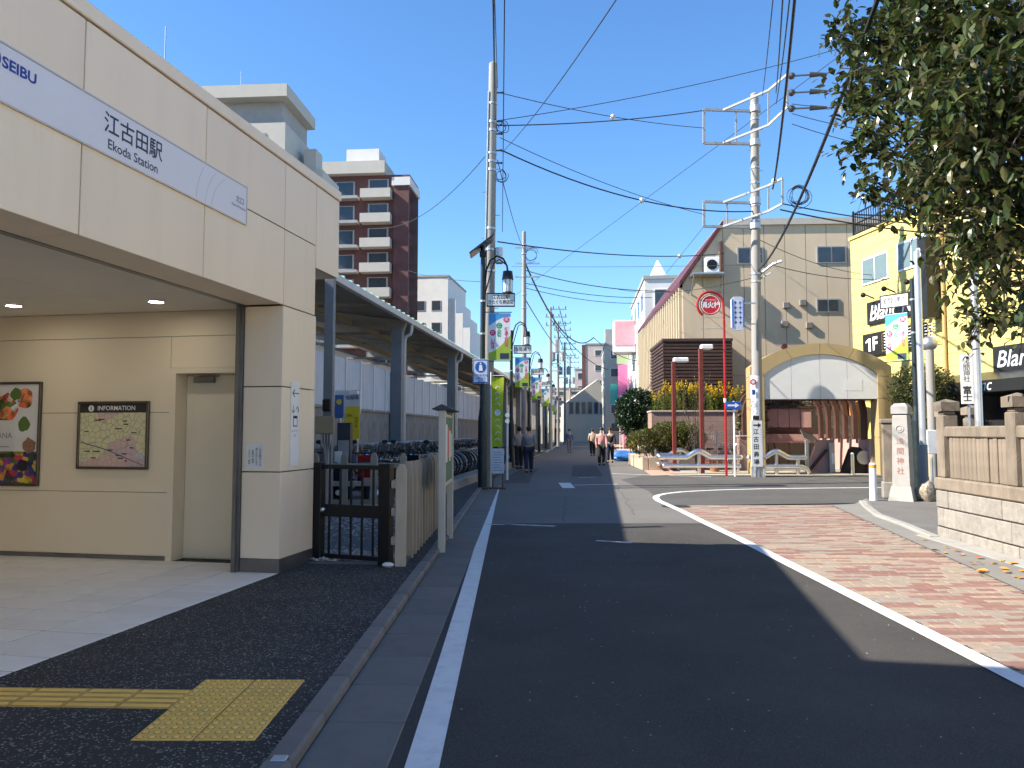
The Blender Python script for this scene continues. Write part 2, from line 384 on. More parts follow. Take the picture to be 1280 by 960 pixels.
# tactile paving on the left pavement
TAC = M('tactile_yellow', (.78,.46,.1), .75, .12, 4, .3, 120, rnd=.06, dirt=.35, dirtc=(.45,.28,.1), dscale=7)
tac = tag(bpy.data.objects.new('tactile_paving', None), kind='structure'); col.objects.link(tac)
TAC2 = M('tactile_raised', (.84,.52,.12), .7, .1, 6, .2, 120); TACD = M('tactile_grime', (.2,.13,.055), .9, .3, 20)
dd_, dk_, bb_ = MB(), MB(), MB()
d_ = MB().bev(.001,.299,.001,.299,-.02,.006,.003)
for i in range(5):
    for j in range(5): dd_.cyl((.03+.06*i,.03+.06*j,.0055),(.03+.06*i,.03+.06*j,.0115),.0165,.011,n=10); dk_.cyl((.03+.06*i,.03+.06*j,.0055),(.03+.06*i,.03+.06*j,.0064),.0205,.019,n=12)
b_ = MB().bev(.001,.299,.001,.299,-.02,.006,.003)
for j in range(4): bb_.bev(.015,.285,.03+.075*j-.017,.03+.075*j+.017,.003,.0115,.005)
dm, bm_ = d_.mesh('tactile_block', TAC), b_.mesh('tactile_block', M('tactile_bar_base', (.55,.33,.08), .8, .2, 8, .3, 100))
subs = {dm: (dd_.mesh('raised_dots', TAC2), dk_.mesh('dot_grime', TACD)), bm_: (bb_.mesh('raised_bars', TAC2),)}
def tac_sub(o):
    for me in subs[o.data]: c_ = bpy.data.objects.new(me.name, me); col.objects.link(c_); c_.parent = o
p0 = G(163,926,SWZ)
for i in range(2):
    for j in range(3):
        o = bpy.data.objects.new('tactile_block', dm); col.objects.link(o); o.parent = tac; o.location = (p0.x + .305*i, p0.y + .305*j, SWZ); tac_sub(o)
for i in range(9):
    o = bpy.data.objects.new('tactile_block', bm_); col.objects.link(o); o.parent = tac
    o.location = (p0.x - .3 - .303*i + .0, p0.y + .44 + .012*i, SWZ); o.rotation_euler.z = R(-2.3); tac_sub(o)
# ================================================================ station building
C0 = G(348, 717, SWZ); S_ANG = -math.atan(.19)
BEIGE = M('beige_panel', (.86,.72,.54), .42, .03, .8, .02, 20, rnd=.025, dirt=.4, dirtc=(.7,.575,.42), dscale=2.2, spec=.5, stretch=(1,1,.12))
BEIGE_IN = M('beige_wall', (.8,.68,.5), .5, .03, .8, rnd=.015)
JOINT = M('joint_dark', (.035,.025,.022), .9, .1)
STL_DK = M('skirting_steel', (.22,.22,.22), .38, .15, 3, .04, 30, metal=.8)
CEIL = M('ceiling_panel', (.74,.69,.6), .6, .03, 1, rnd=.02)
stn = thing('station_building', 'beige panelled railway station building with wide open entrance at left', 'station', (C0.x, C0.y, 0), S_ANG)
def part(mb, name, m, parent=stn, smooth=False): return mb.build(name, m, parent, smooth)
ZB, ZJ, ZT = 2.93, 3.76, 4.50
part(MB().bx(-.4,-.03,-7.6,.79,ZB+.02,ZT).bx(-.4,-.03,.791,1.41,3.53,ZT), 'fascia_core', JOINT)
ys = [.78, 0, -1.5, -3.0, -4.5, -6.0, -7.5]
for a, b in zip(ys[1:], ys[:-1]):
    part(MB().bev(-.03,0,a+.006,b-.006,ZB,ZJ-.006,.003), 'fascia_panel', BEIGE)
    part(MB().bev(-.03,0,a+.006,b-.006,ZJ+.006,ZT-.012,.003), 'fascia_panel', BEIGE)
part(MB().bev(-.03,.0,.786,1.42,3.5,ZT-.012,.003), 'fascia_panel', BEIGE)
part(MB().bev(-.4,-.001,.786,1.41,3.5,3.525,.003), 'soffit_panel', BEIGE)
part(MB().bev(-.4,.0,1.4205,1.44,3.5,ZT-.012,.003), 'fascia_panel', BEIGE)
part(MB().bev(-.5,.02,-7.6,1.46,ZT,4.62,.008), 'roof_coping', BEIGE)
part(MB().bx(-9,-.42,-7.6,1.40,4.3,4.55), 'roof', M('roof_deck', (.3,.3,.3), .8))
part(MB().bx(-9,-.46,.72,.8,0,4.3), 'end_wall', BEIGE_IN)
# soffit boards behind the fascia
for a, b in zip(ys[2:], ys[1:-1]): part(MB().bev(-.44,-.03,a+.004,b-.004,ZB+.004,ZB+.03,.003), 'soffit_panel', BEIGE)
part(MB().bx(-.52,-.45,-7.6,0,ZB-.0,ZB+.05), 'shutter_slot', STL_DK)
# corner pillar
PX = -.45
part(MB().bx(PX+.03,-.03,.03,.75,0,ZB+.02), 'pillar_core', JOINT)
for z0, z1 in ((.2,1.115),(1.127,2.035),(2.047,ZB-.012)):
    part(MB().bev(-.03,0,.0305,.78,z0,z1,.003), 'pillar_panel', BEIGE)
    part(MB().bev(PX,0,0,.03,z0,z1,.003), 'pillar_panel', BEIGE)
    part(MB().bev(PX,0,.7805,.81,z0,z1,.003), 'pillar_panel', BEIGE)
part(MB().bev(PX-.003,.004,-.004,.814,.0,.198,.004), 'skirting', STL_DK)
part(MB().bx(PX-.09,PX-.004,-.03,.12,0,ZB+.03).bx(PX-.07,PX-.03,-.06,-.031,0,ZB+.03), 'shutter_rail', STL_DK)
# hall: end wall with door, ceiling, floor
WY = .5; DX0, DX1, DZ = -1.60, -.62, 2.24
part(MB().bx(-9,DX0-.08,WY+.012,.7,0,2.98).bx(DX0-.08,PX-.09,WY+.012,.7,DZ+.06,2.98).bx(DX1+.05,PX-.02,WY+.012,.7,0,DZ+.06), 'hall_wall', JOINT)
for z0, z1 in ((.1,.84),(.84,1.78),(1.78,2.68),(2.68,2.98)):
    xs = [-8.9,-6.2,-4.85 if z0 < 1.7 else -4.4,DX0-.08] if z1 < 2.6 else [-8.9,-4.4,PX-.095]
    if z0 == 1.78:
        for a, b in zip([-8.9,-4.4],[-4.4,DX0-.08]): part(MB().bev(a+.003,b-.003,WY-.008,WY+.012,z0+.003,z1-.003,.002), 'wall_panel', BEIGE_IN)
        part(MB().bev(DX0-.077,PX-.095,WY-.008,WY+.012,DZ+.063,z1-.003,.002), 'wall_panel', BEIGE_IN)
    else:
        for a, b in zip(xs[:-1], xs[1:]): part(MB().bev(a+.003,b-.003,WY-.008,WY+.012,z0+.003,z1-.003,.002), 'wall_panel', BEIGE_IN)
part(MB().bx(-9,DX0-.08,WY-.02,WY+.01,SWZ,.1), 'skirting', STL_DK)
part(MB().bx(DX0-.08,DX0,WY-.02,.78,SWZ,DZ+.06).bx(DX0,DX1+.05,WY-.02,.78,DZ,DZ+.06).bx(DX1,DX1+.05,WY-.02,.78,SWZ,DZ), 'door_frame', BEIGE_IN)
dr = part(MB().bev(DX0+.004,DX1-.004,.70,.75,SWZ+.012,DZ-.005,.003), 'door', M('door_paint', (.8,.69,.52), .45, .02))
part(MB().bev(DX0+.12,DX0+.38,.64,.70,DZ-.1,DZ-.03,.006).bx(DX0+.2,DX0+.45,.655,.67,DZ-.028,DZ-.018), 'door_closer', STL_DK, dr)
part(MB().bev(DX1-.14,DX1-.1,.68,.70,.9,1.08,.005).cyl((DX1-.12,.64,1.0),(DX1-.12,.69,1.0),.012).cyl((DX1-.12,.64,1.0),(DX1-.24,.64,1.0),.01), 'handle', STAINLESS, dr)
for i in range(6):
    for j in range(7):
        part(MB().bev(-.53-1.4*(i+1)+.002,-.53-1.4*i-.002,.49-1.15*(j+1)+.002,.49-1.15*j-.002,2.98,3.0,.002), 'ceiling_panel', CEIL)
part(MB().bx(-9,-.53,-7.6,.49,3.01,3.05), 'ceiling_deck', JOINT)
LAMP = M('downlight_glow', (1,1,1), emit=(1,.95,.87), estr=26)
iv = Matrix.Rotation(-S_ANG, 3, 'Z')
spots_ = []
for px, py in ((17,382),(195,377)):
    d = ray(px, py); t = (2.975-CAM_H)/d.z; spots_.append(iv @ (Vector((d.x*t, d.y*t, 2.975)) - Vector((C0.x,C0.y,0))))
for q in spots_ + [Vector((spots_[1].x-1.85*i, spots_[1].y-1.7*j, 0)) for i in range(4) for j in range(2, 5)]:  # two visible lamps, then an unseen grid added to brighten the hall
    part(MB().tube([(q.x+.085*math.cos(a), q.y+.085*math.sin(a), 2.977) for a in [i*math.pi/10 for i in range(20)]], .012, 6, True), 'downlight_ring', WHITEP)
    part(MB().cyl((q.x,q.y,2.972),(q.x,q.y,2.9795),.075,n=20), 'downlight', LAMP)
part(MB().bx(-9.1,-9,-7.6,1.4,0,4.3), 'hall_back_wall', BEIGE_IN)
part(MB().bx(-9,-.05,-7.7,-7.6,0,4.3), 'hall_side_wall', BEIGE_IN)
part(MB().bx(-12,-2.6,-26,-5.5,4.63,8.1), 'upper_storey', BEIGE)
part(MB().bx(-12,-.05,-26,-7.72,0,4.6), 'front_wall', BEIGE)
# floor tiles
TILE = M('floor_tile', (.8,.76,.69), .36, .05, 3, .05, 60, rnd=.05, dirt=.25, dirtc=(.68,.64,.57), dscale=2)
fl = tag(bpy.data.objects.new('station_floor', MB().bx(-9,-.0,-7.6,.5,.0,SWZ-.012).mesh('station_floor', JOINT)), kind='structure')
col.objects.link(fl); fl.location = (C0.x,C0.y,0); fl.rotation_euler.z = S_ANG
fl.data.materials[0] = M('tile_grout', (.16,.15,.135), .9)
tm = MB().bev(.006,.594,.006,.294,-.03,0,.003).mesh('floor_tile', TILE)
for j in range(24):
    for i in range(13):
        x = -.6*(i+1); yy = .49 - .3*(j+1)
        if yy < -5.4 and i > 6: continue
        o = bpy.data.objects.new('floor_tile', tm); col.objects.link(o); o.parent = fl; o.location = (x-.002, yy, SWZ+.004+random.uniform(-.001,.001))
# station name sign
SIGNW = M('sign_white', (.72,.72,.76), .35, .02, 2)
sg = thing('station_sign', 'long white station name sign with Japanese and English lettering on the beige fascia', 'sign', (C0.x,C0.y,0), S_ANG)
MB().bev(.001,.014,-5.35,-.82,3.595,3.955,.003).build('sign_board', SIGNW, sg)
MB().bx(.001,.018,-5.36,-.81,3.583,3.5945).bx(.001,.018,-5.36,-.81,3.9555,3.967).bx(.001,.018,-.8195,-.81,3.5945,3.9555).build('sign_frame', M('sign_frame', (.6,.55,.5), .4, .03, metal=.5), sg)
NAVY = M('navy_ink', (.03,.04,.09), .5, .03); SEIB = M('blue_ink', (.02,.05,.3), .5, .03); GREENI = M('green_ink', (.15,.5,.08), .5, .03)
U = (0,1,0); X_ = .0155
def local_y(px, py_z):                       # facade coordinate seen at an image column
    d = ray(px, py_z); rr = d.x/d.y; b = C0.x - .19*C0.y
    Y = b/(rr-.19); return (Y - C0.y)/math.cos(S_ANG)
text('江古田駅', .17, NAVY, sg, (X_, local_y(166,185)-.0, 3.818), U, bold=.002)
text('Ekoda Station', .105, NAVY, sg, (X_, local_y(165,207), 3.672), U, bold=.001)
text('北口', .075, NAVY, sg, (X_, -.945, 3.79), U)
text('North Entrance', .04, NAVY, sg, (X_, -.96, 3.725), U)
text('SEIBU', .098, SEIB, sg, (X_, local_y(22,97), 3.84), U, bold=.003, sx=1.12)
lc = local_y(-17,85); 
sw1 = MB().tube([(X_, lc+.072*math.cos(a), 3.845+.072*math.sin(a)) for a in [i*math.pi/12 for i in range(-16,7)]], .01, 6); sw1.build('emblem_ring', SEIB, sg)
MB().tube([(X_, lc+.075*math.cos(a), 3.845+.075*math.sin(a)) for a in [i*math.pi/12 for i in range(7,9)]], .013, 6).build('emblem_leaf', GREENI, sg)
GREYI = M('pale_grey_ink', (.58,.58,.64), .5, .02)
for rr_ in (.42,.52,.66):
    MB().tube([(X_-.003, -1.05+.05-rr_*math.cos(a), 3.55+rr_*math.sin(a)) for a in [math.asin(.055/rr_)+(math.asin(.37/rr_ if rr_ > .38 else .99)-math.asin(.055/rr_))*i/14 for i in range(15)]], .004, 4).build('arc_print', GREYI, sg)
# pillar sign and notice
ps = thing('wayfinding_strip', 'narrow white wayfinding strip with arrow and lift symbols on the pillar', 'sign', (C0.x,C0.y,0), S_ANG)
MB().bev(.001,.012,.20,.40,1.17,2.11,.003).build('sign_board', WHITEP, ps)
MB().add([(.0125,.22,1.98),(.0125,.28,2.03),(.0125,.28,2.01),(.0125,.245,1.985),(.0125,.38,1.985),(.0125,.38,1.975),(.0125,.245,1.975),(.0125,.28,1.95),(.0125,.28,1.93)], [tuple(range(8,-1,-1))]).build('arrow', INK, ps)
text('↓↑', .12, INK, ps, (.0125,.30,1.79), U); MB().bx(.0122,.0132,.25,.35,1.61,1.73).build('lift_symbol', INK, ps); MB().bx(.0133,.0138,.262,.338,1.622,1.70).build('lift_symbol', WHITEP, ps)
text('エレベーター', .028, INK, ps, (.0125,.30,1.56), U); text('北口', .03, INK, ps, (.0125,.30,1.51), U)
nt_ = thing('paper_notice', 'white paper notice with vertical black writing on the pillar jamb', 'notice', (C0.x,C0.y,0), S_ANG)
MB().bx(-.40,-.20,-.006,-.001,1.15,1.42).build('paper', M('paper', (.75,.74,.7), .8), nt_)
for i, s in enumerate(('この先駅構内につき','通行の妨げとなる','駐輪はご遠慮','ください　駅長')): text(vert(s), .029, INK, nt_, (-.235-.042*i,-.0068,1.285), (1,0,0), ls=.8)
# ================================================================ posters in the hall
def hall_pt(px, py, yl):
    d = ray(px, py); a = Vector((-math.sin(S_ANG), math.cos(S_ANG), 0)); o = Vector((C0.x, C0.y, 0)) + a*yl
    cpos = Vector((0,0,CAM_H)); t = (o - cpos).dot(a)/d.dot(a); w = cpos + d*t - Vector((C0.x,C0.y,0)); return iv @ w
def print_mat(name, kind):
    m = bpy.data.materials.new(name); m.use_nodes = True; nt = m.node_tree; N, L = nt.nodes, nt.links; b = N['Principled BSDF']; b.inputs['Roughness'].default_value = .3
    tc = N.new('ShaderNodeTexCoord')
    v = N.new('ShaderNodeTexVoronoi'); v.inputs['Scale'].default_value = {'map': 14, 'rose': 11, 'mixed': 14}[kind]; L.new(tc.outputs['Object'], v.inputs['Vector'])
    if kind != 'map':
        n = N.new('ShaderNodeTexNoise'); n.inputs['Scale'].default_value = 9; n.inputs['Detail'].default_value = 8; L.new(tc.outputs['Object'], n.inputs['Vector'])
        sc = N.new('ShaderNodeSeparateColor'); L.new(v.outputs['Color'], sc.inputs[0])
        cr = N.new('ShaderNodeValToRGB'); cr.color_ramp.interpolation = 'CONSTANT'
        cols = {'rose': [(.75,.16,.06),(.8,.28,.12),(.1,.2,.04),(.7,.68,.65),(.66,.1,.05)], 'mixed': [(.22,.05,.3),(.6,.25,.05),(.07,.13,.03),(.45,.04,.1),(.6,.42,.05),(.03,.05,.2),(.06,.1,.03)]}[kind]
        for i, c in enumerate(cols):
            e = cr.color_ramp.elements[i] if i < 2 else cr.color_ramp.elements.new(i/len(cols)); e.position = i/len(cols); e.color = (*c, 1)
        L.new(sc.outputs[0], cr.inputs[0])
        mx = N.new('ShaderNodeMix'); mx.data_type = 'RGBA'; mx.blend_type = 'MULTIPLY'; mx.inputs[0].default_value = 1
        r2 = N.new('ShaderNodeValToRGB'); r2.color_ramp.elements[0].position = .35; r2.color_ramp.elements[0].color = (.25,.25,.25,1); r2.color_ramp.elements[1].position = .6; r2.color_ramp.elements[1].color = (1.2,1.2,1.2,1)
        L.new(n.outputs[0], r2.inputs[0]); L.new(cr.outputs[0], mx.inputs[6]); L.new(r2.outputs[0], mx.inputs[7]); L.new(mx.outputs[2], b.inputs['Base Color'])
    else:
        v.feature = 'DISTANCE_TO_EDGE'
        lt = N.new('ShaderNodeMath'); lt.operation = 'LESS_THAN'; lt.inputs[1].default_value = .045; L.new(v.outputs[0], lt.inputs[0])
        n = N.new('ShaderNodeTexVoronoi'); n.inputs['Scale'].default_value = 2.4; L.new(tc.outputs['Object'], n.inputs['Vector'])
        sc = N.new('ShaderNodeSeparateColor'); L.new(n.outputs['Color'], sc.inputs[0])
        cr = N.new('ShaderNodeValToRGB'); cr.color_ramp.interpolation = 'CONSTANT'
        for i, c in enumerate([(.62,.4,.36),(.66,.45,.4),(.66,.62,.36),(.45,.52,.6),(.6,.42,.45)]):
            e = cr.color_ramp.elements[i] if i < 2 else cr.color_ramp.elements.new(i/5); e.position = i/5; e.color = (*c, 1)
        L.new(sc.outputs[1], cr.inputs[0])
        mx = N.new('ShaderNodeMix'); mx.data_type = 'RGBA'; L.new(lt.outputs[0], mx.inputs[0]); L.new(cr.outputs[0], mx.inputs[6]); mx.inputs[7].default_value = (.42,.38,.3,1)
        L.new(mx.outputs[2], b.inputs['Base Color'])
    MATS[name] = m; return m
FRAME = M('poster_frame', (.12,.1,.085), .35, .1, metal=.7)
def framed(name, label, cat, x0, x1, z0, z1):
    t = thing(name, label, cat, (C0.x,C0.y,0), S_ANG); y1, y0 = WY-.009, WY-.05; w = .03
    for a in ((x0,x1,z1-w,z1),(x0,x1,z0,z0+w),(x0,x0+w,z0+w,z1-w),(x1-w,x1,z0+w,z1-w)):
        MB().bev(a[0],a[1],y0,y1,a[2],a[3],.004).build('frame_bar', FRAME, t)
    MB().bx(x0+w,x1-w,y0+.02,y1,z0+w,z1-w).build('backing', M('print_white', (.72,.71,.7), .4, .03), t)
    return t, y0+.0195
a, b = hall_pt(97,502,WY-.05), hall_pt(183,587,WY-.05)
mp, yf = framed('area_map', 'framed neighbourhood map with black information header on the hall wall', 'map', a.x, b.x, b.z, a.z)
w = .03; hz = a.z-w-(a.z-b.z)*.13
MB().bx(a.x+w,b.x-w,yf-.002,yf,hz,a.z-w).build('header', M('header_black', (.03,.03,.028), .4), mp)
text('INFORMATION', .075, WHITE_INK, mp, ((a.x+b.x)/2+.04, yf-.0025, (hz+a.z-w)/2), bold=.001)
MB().cyl(((a.x+b.x)/2-.3,yf-.004,(hz+a.z-w)/2),((a.x+b.x)/2-.3,yf-.002,(hz+a.z-w)/2),.038,n=18).build('info_disc', WHITE_INK, mp)
text('i', .07, INK, mp, ((a.x+b.x)/2-.3, yf-.0045, (hz+a.z-w)/2), bold=.003)
MB().bx(a.x+w,b.x-w,yf-.002,yf,b.z+w,hz).build('map_print', print_mat('map_print','map'), mp)
MB().tube([(a.x+w+.02,yf-.003,b.z+.32),(a.x+.4,yf-.003,b.z+.23),(b.x-.2,yf-.003,b.z+.1),(b.x-.06,yf-.003,b.z+.05)], .006, 4).build('railway_line', M('map_grey', (.15,.13,.2), .5), mp)
rt = random.Random(5)
for i in range(16):
    x, z = rt.uniform(a.x+.12,b.x-.14), rt.uniform(b.z+.1,hz-.06)
    MB().bx(x-rt.uniform(.02,.05),x+rt.uniform(.02,.05),yf-.0032,yf-.0025,z-.006,z+.006).build('place_mark', INK, mp)
MB().cyl((b.x-.29,yf-.004,b.z+.1),(b.x-.29,yf-.0025,b.z+.1),.014,n=10).build('here_mark', M('red_ink', (.6,.03,.04), .5), mp)
a, b = hall_pt(-30,478,WY-.05), hall_pt(46,608,WY-.05)
po, yf = framed('flower_poster', 'framed poster with orange roses and mixed flowers at the far left of the hall wall', 'poster', a.x, b.x, b.z, a.z)
H_ = a.z-b.z; x0, x1 = a.x+w, b.x-w
def blob(cx, cz, r, m, n=14, name='flower_print', k=0):
    rr = random.Random(int(cx*1000+cz*77+k)); v = [(cx+r*(.8+.3*rr.random())*math.cos(t), yf-.002-.0006*k, cz+r*(.8+.3*rr.random())*math.sin(t)) for t in [i*2*math.pi/n for i in range(n)]]
    MB().add(v, [tuple(range(n))]).build(name, m, po)
RO, MX = print_mat('rose_print','rose'), print_mat('mixed_print','mixed')
MB().bx(x0,x1-.005,yf-.0015,yf,b.z+w,b.z+H_*.33).build('flower_print', MX, po)
blob(x1-.2,a.z-.2,.13,RO); blob(x0+.38,a.z-.34,.2,RO); blob(x1-.33,a.z-.15,.08,M('leaf_print',(.1,.18,.04),.4),k=1); blob(x1-.2,a.z-.52,.09,MATS['leaf_print']); blob(x1-.12,a.z-.78,.1,M('basket_print',(.3,.16,.1),.4,.3,30))
blob(x1-.2,a.z-1.02,.08,M('shoe_print',(.02,.02,.03),.4))
MB().bx(x0,x1-.33,yf-.0035,yf-.003,b.z+H_*.33,a.z-.47).build('card', M('card_print',(.66,.65,.63),.4), po)
text('ANA', .1, M('grey_ink',(.2,.2,.2),.5), po, (x1-.36, yf-.0045, a.z-.66), align='RIGHT')
for i in range(4): MB().bx(x0+.1,x1-.4,yf-.0045,yf-.004,a.z-.8-.07*i,a.z-.79-.07*i).build('text_line', MATS['grey_ink'], po)

# ================================================================ gate and concrete picket fence
g0, g1 = G(389,700,SWZ), G(489,707,SWZ); gl = (g1-g0).length
gt = thing('garden_gate', 'low black steel gate with vertical bars beside the station pillar', 'gate', (g0.x,g0.y,SWZ), math.atan2(g1.y-g0.y, g1.x-g0.x))
for x in (0, gl-.15): MB().bev(x,x+.15,-.05,.05,-.05,1.14,.006).build('gate_post', BLACKP, gt)
x0, x1 = .152, gl-.152
for z0, z1 in ((1.07,1.12),(.04,.09)): MB().bev(x0,x1,-.02,.02,z0,z1,.004).build('rail', BLACKP, gt)
lk = MB().bev(x0,x1,-.025,.025,.52,.66,.005).build('lock_rail', BLACKP, gt)
for i in range(5):
    x = x0 + (x1-x0)*(i+.6)/5.2
    MB().bx(x-.011,x+.011,-.009,.009,.09,.52).build('bar', BLACKP, gt); MB().bx(x-.011,x+.011,-.009,.009,.66,1.07).build('bar', BLACKP, gt)
MB().sphere((x0+.05,-.075,.6),.03,n=12,m=8).cyl((x0+.05,-.06,.6),(x0+.05,-.025,.6),.014).build('door_knob', STAINLESS, lk, True)
PICK = M('weathered_concrete', (.44,.37,.28), .92, .2, 4, .55, 60, rnd=.12, dirt=.7, dirtc=(.17,.14,.105), dscale=4.0, stretch=(1,1,.35))
def picket_mesh(w=.115, d=.07, h=1.16):
    poly = [(-w/2,0),(w/2,0),(w/2,h-.07),(w*.22,h),(-w*.22,h),(-w/2,h-.07)]
    return MB().prism(poly, -d/2, d/2, 'y').mesh('picket', PICK)
pm = picket_mesh()
def picket_fence(label, a, b, sp, h=1.16, first_gap=None):
    d = b-a; L_ = d.length
    t = thing('concrete_fence', label, 'fence', (a.x,a.y,SWZ-.02), math.atan2(d.y,d.x))
    n = int(L_/sp)
    for i in range(n+1):
        o = bpy.data.objects.new('picket', pm); col.objects.link(o); o.parent = t; o.location = (i*sp + (.3 if i and first_gap else 0), 0, random.uniform(-.012,.012)); o.rotation_euler = (random.uniform(-.012,.012), random.uniform(-.01,.01), R(rzp))
    for z in (.3,.62,.93): MB().bev(-.02,n*sp+.02,.05,.11,z-.045,z+.045,.008).build('rail', PICK, t)
    return t
rzp = -90
picket_fence('row of weathered concrete pickets along the kerb behind the black gate', Vector((-1.25,8.72,0)), Vector((-1.21,13.0,0)), .3, first_gap=True)
rzp = 0
picket_fence('low weathered concrete picket fence across the bike park behind the black gate', Vector((-3.9,13.35,0)), Vector((-1.36,13.45,0)), .5)
MB_ = MB().bev(-4,-1.3,13.25,13.4,-.02,.3,.01); tag(MB_.build('fence_footing', PICK), kind='structure')
# gravel behind the gate
rg = random.Random(2); gv = MB()
for i in range(3000):
    x, y = rg.uniform(-2.9,-1.28), 9.0 + 4.2*rg.random()**1.2; s = rg.uniform(.016,.042)
    vs = [Vector((rg.uniform(.7,1.2)*q[0], rg.uniform(.7,1.2)*q[1], rg.uniform(.5,.8)*q[2]))*s for q in ((1,0,0),(-1,0,0),(0,1,0),(0,-1,0),(0,0,1),(0,0,-.6))]
    z = SWZ + .006 + rg.random()*.03 + max(0,(y-10)*.05)
    gv.add([v + Vector((x,y,z)) for v in vs], [(0,2,4),(2,1,4),(1,3,4),(3,0,4),(2,0,5),(1,2,5),(3,1,5),(0,3,5)])
go = tag(gv.build('gravel', M('gravel_stone', (.42,.39,.35), .9, .45, 22, .3, 90)), 'grey gravel on the ground behind the black gate', 'gravel', kind='stuff')
struct('gravel_bed', MB().add([(-3.2,8.95,SWZ+.004),(-1.2,8.75,SWZ+.004),(-1.2,13.3,SWZ+.18),(-3.6,13.3,SWZ+.18)], [(0,1,2,3)]), M('gravel_ground', (.16,.155,.145), .95, .4, 30, .8, 80))
# notice board between the fence and the kerb
b0, b1 = G(552,686,SWZ), G(562,669,SWZ)
nb = thing('notice_board', 'narrow beige framed street notice board edge-on beside the kerb', 'notice board', (b0.x,b0.y,SWZ), 0)
CREAM = M('cream_metal', (.52,.48,.4), .5, .06, 3, .05, 30, dirt=.2, dirtc=(.3,.27,.22), dscale=4)
L_ = b1.y-b0.y
for y in (0, L_): MB().bev(-.045,.045,y-.05,y+.05,-.05,1.78,.006).build('post', CREAM, nb)
MB().bev(-.03,.03,.052,L_-.052,.78,1.74,.005).build('board', CREAM, nb)
MB().bx(.031,.036,.1,L_-.1,.84,1.7).build('pin_panel', M('green_felt', (.12,.2,.12), .9), nb)
MB().prism([(-.12,1.79),(.12,1.79),(.13,1.80),(0,1.86),(-.13,1.80)], -.1, L_+.1, 'y').build('roof', M('dark_roof', (.04,.045,.05), .5), nb)
for i, c in enumerate(((.7,.7,.68),(.6,.12,.14),(.7,.68,.4),(.35,.5,.6))): MB().bx(.037,.039,.14+.26*i,.36+.26*i,1.1+.05*(i%2),1.6-.04*i).build('leaflet', M('leaflet%d'%i, c, .6, .05), nb)
# litter
lt = tag(MB().sphere((0,0,.025),.07,.05,.03,9,6).build('crumpled_paper', M('crumpled', (.7,.7,.7), .8, .1, 20, .8, 30), None, True), 'small crumpled white paper on the ground by the gate post', 'litter'); lt.location = G(485,709,SWZ)
# steel post with meter box, pay machine, yellow board
SLATE = M('slate_paint', (.16,.185,.21), .5, .08, 3, dirt=.15, dirtc=(.06,.07,.08))
sp0 = P(410,560,11.8)
po_ = thing('steel_post', 'slate grey square steel post behind the station pillar', 'post', (sp0.x,sp0.y,0)); MB().bev(-.07,.07,-.07,.07,0,4.3,.006).build('post_shaft', SLATE, po_)
mbx = thing('meter_box', 'beige electric meter box with conduits on the slate post', 'meter box', (sp0.x,sp0.y-.12,0))
TANB = M('tan_box', (.28,.24,.16), .6, .08, 3)
MB().bev(-.15,.13,-.1,.0,1.52,1.79,.01).build('box', TANB, mbx)
MB().bev(-.05,.08,-.09,.0,1.86,2.05,.02).build('meter', BLACKP, mbx)
for i in range(4): MB().tube([(-.06+.045*i,-.05,1.52),(-.06+.045*i,-.05,1.4),(-.02+.02*i,-.02,1.28),(.0+.012*i,.0,1.0),(.0+.012*i,.0,0)], .013, 6).build('conduit', STEEL, mbx)
q = P(431,560,14.2)
pay = thing('pay_machine', 'dark bicycle park pay machine standing before the yellow board', 'machine', (q.x,q.y,0))
MB().prism([(-.11,0),(.11,0),(.11,1.55),(.05,1.72),(-.11,1.72)], -.12, .12, 'x').build('body', M('machine_dark', (.035,.04,.05), .45), pay)
MB().bx(-.1,.1,-.125,-.111,1.1,1.4).build('screen', M('machine_grey', (.3,.31,.32), .4), pay); MB().bx(-.16,-.02,-.13,-.126,.95,1.2).build('notice', M('paper', (.75,.74,.7), .8), pay)
q = P(435,560,16.6)
yb = thing('parking_board', 'white and yellow bicycle parking notice board against the grey wall', 'sign', (q.x,q.y,0), R(-12))
MB().bx(-.3,.28,-.03,0,1.95,2.45).build('upper_panel', M('panel_pale', (.6,.62,.66), .5), yb); MB().bx(-.06,.28,-.04,-.031,1.4,2.1).build('yellow_panel', M('yellow_panel', (.7,.55,.03), .5), yb)
MB().bx(-.3,-.1,-.04,-.031,1.85,2.35).build('blue_panel', M('blue_panel', (.06,.13,.35), .5), yb); MB().cyl((-.2,-.05,2.2),(-.2,-.041,2.2),.06).build('yellow_disc', MATS['yellow_panel'], yb)
MB().bx(.06,.26,-.14,-.04,2.36,2.43).build('lamp', WHITEP, yb)
for x in (-.2,.2): MB().cyl((x,.03,0),(x,.03,2.3),.025,n=8).build('leg', STEEL, yb)
text('駐輪場', .1, SEIB, yb, (.1,-.042,2.28)); text(vert('月ぎめ'), .09, INK, yb, (.2,-.042,1.75), ls=.85); text('24h', .1, INK, yb, (.04,-.042,1.9))

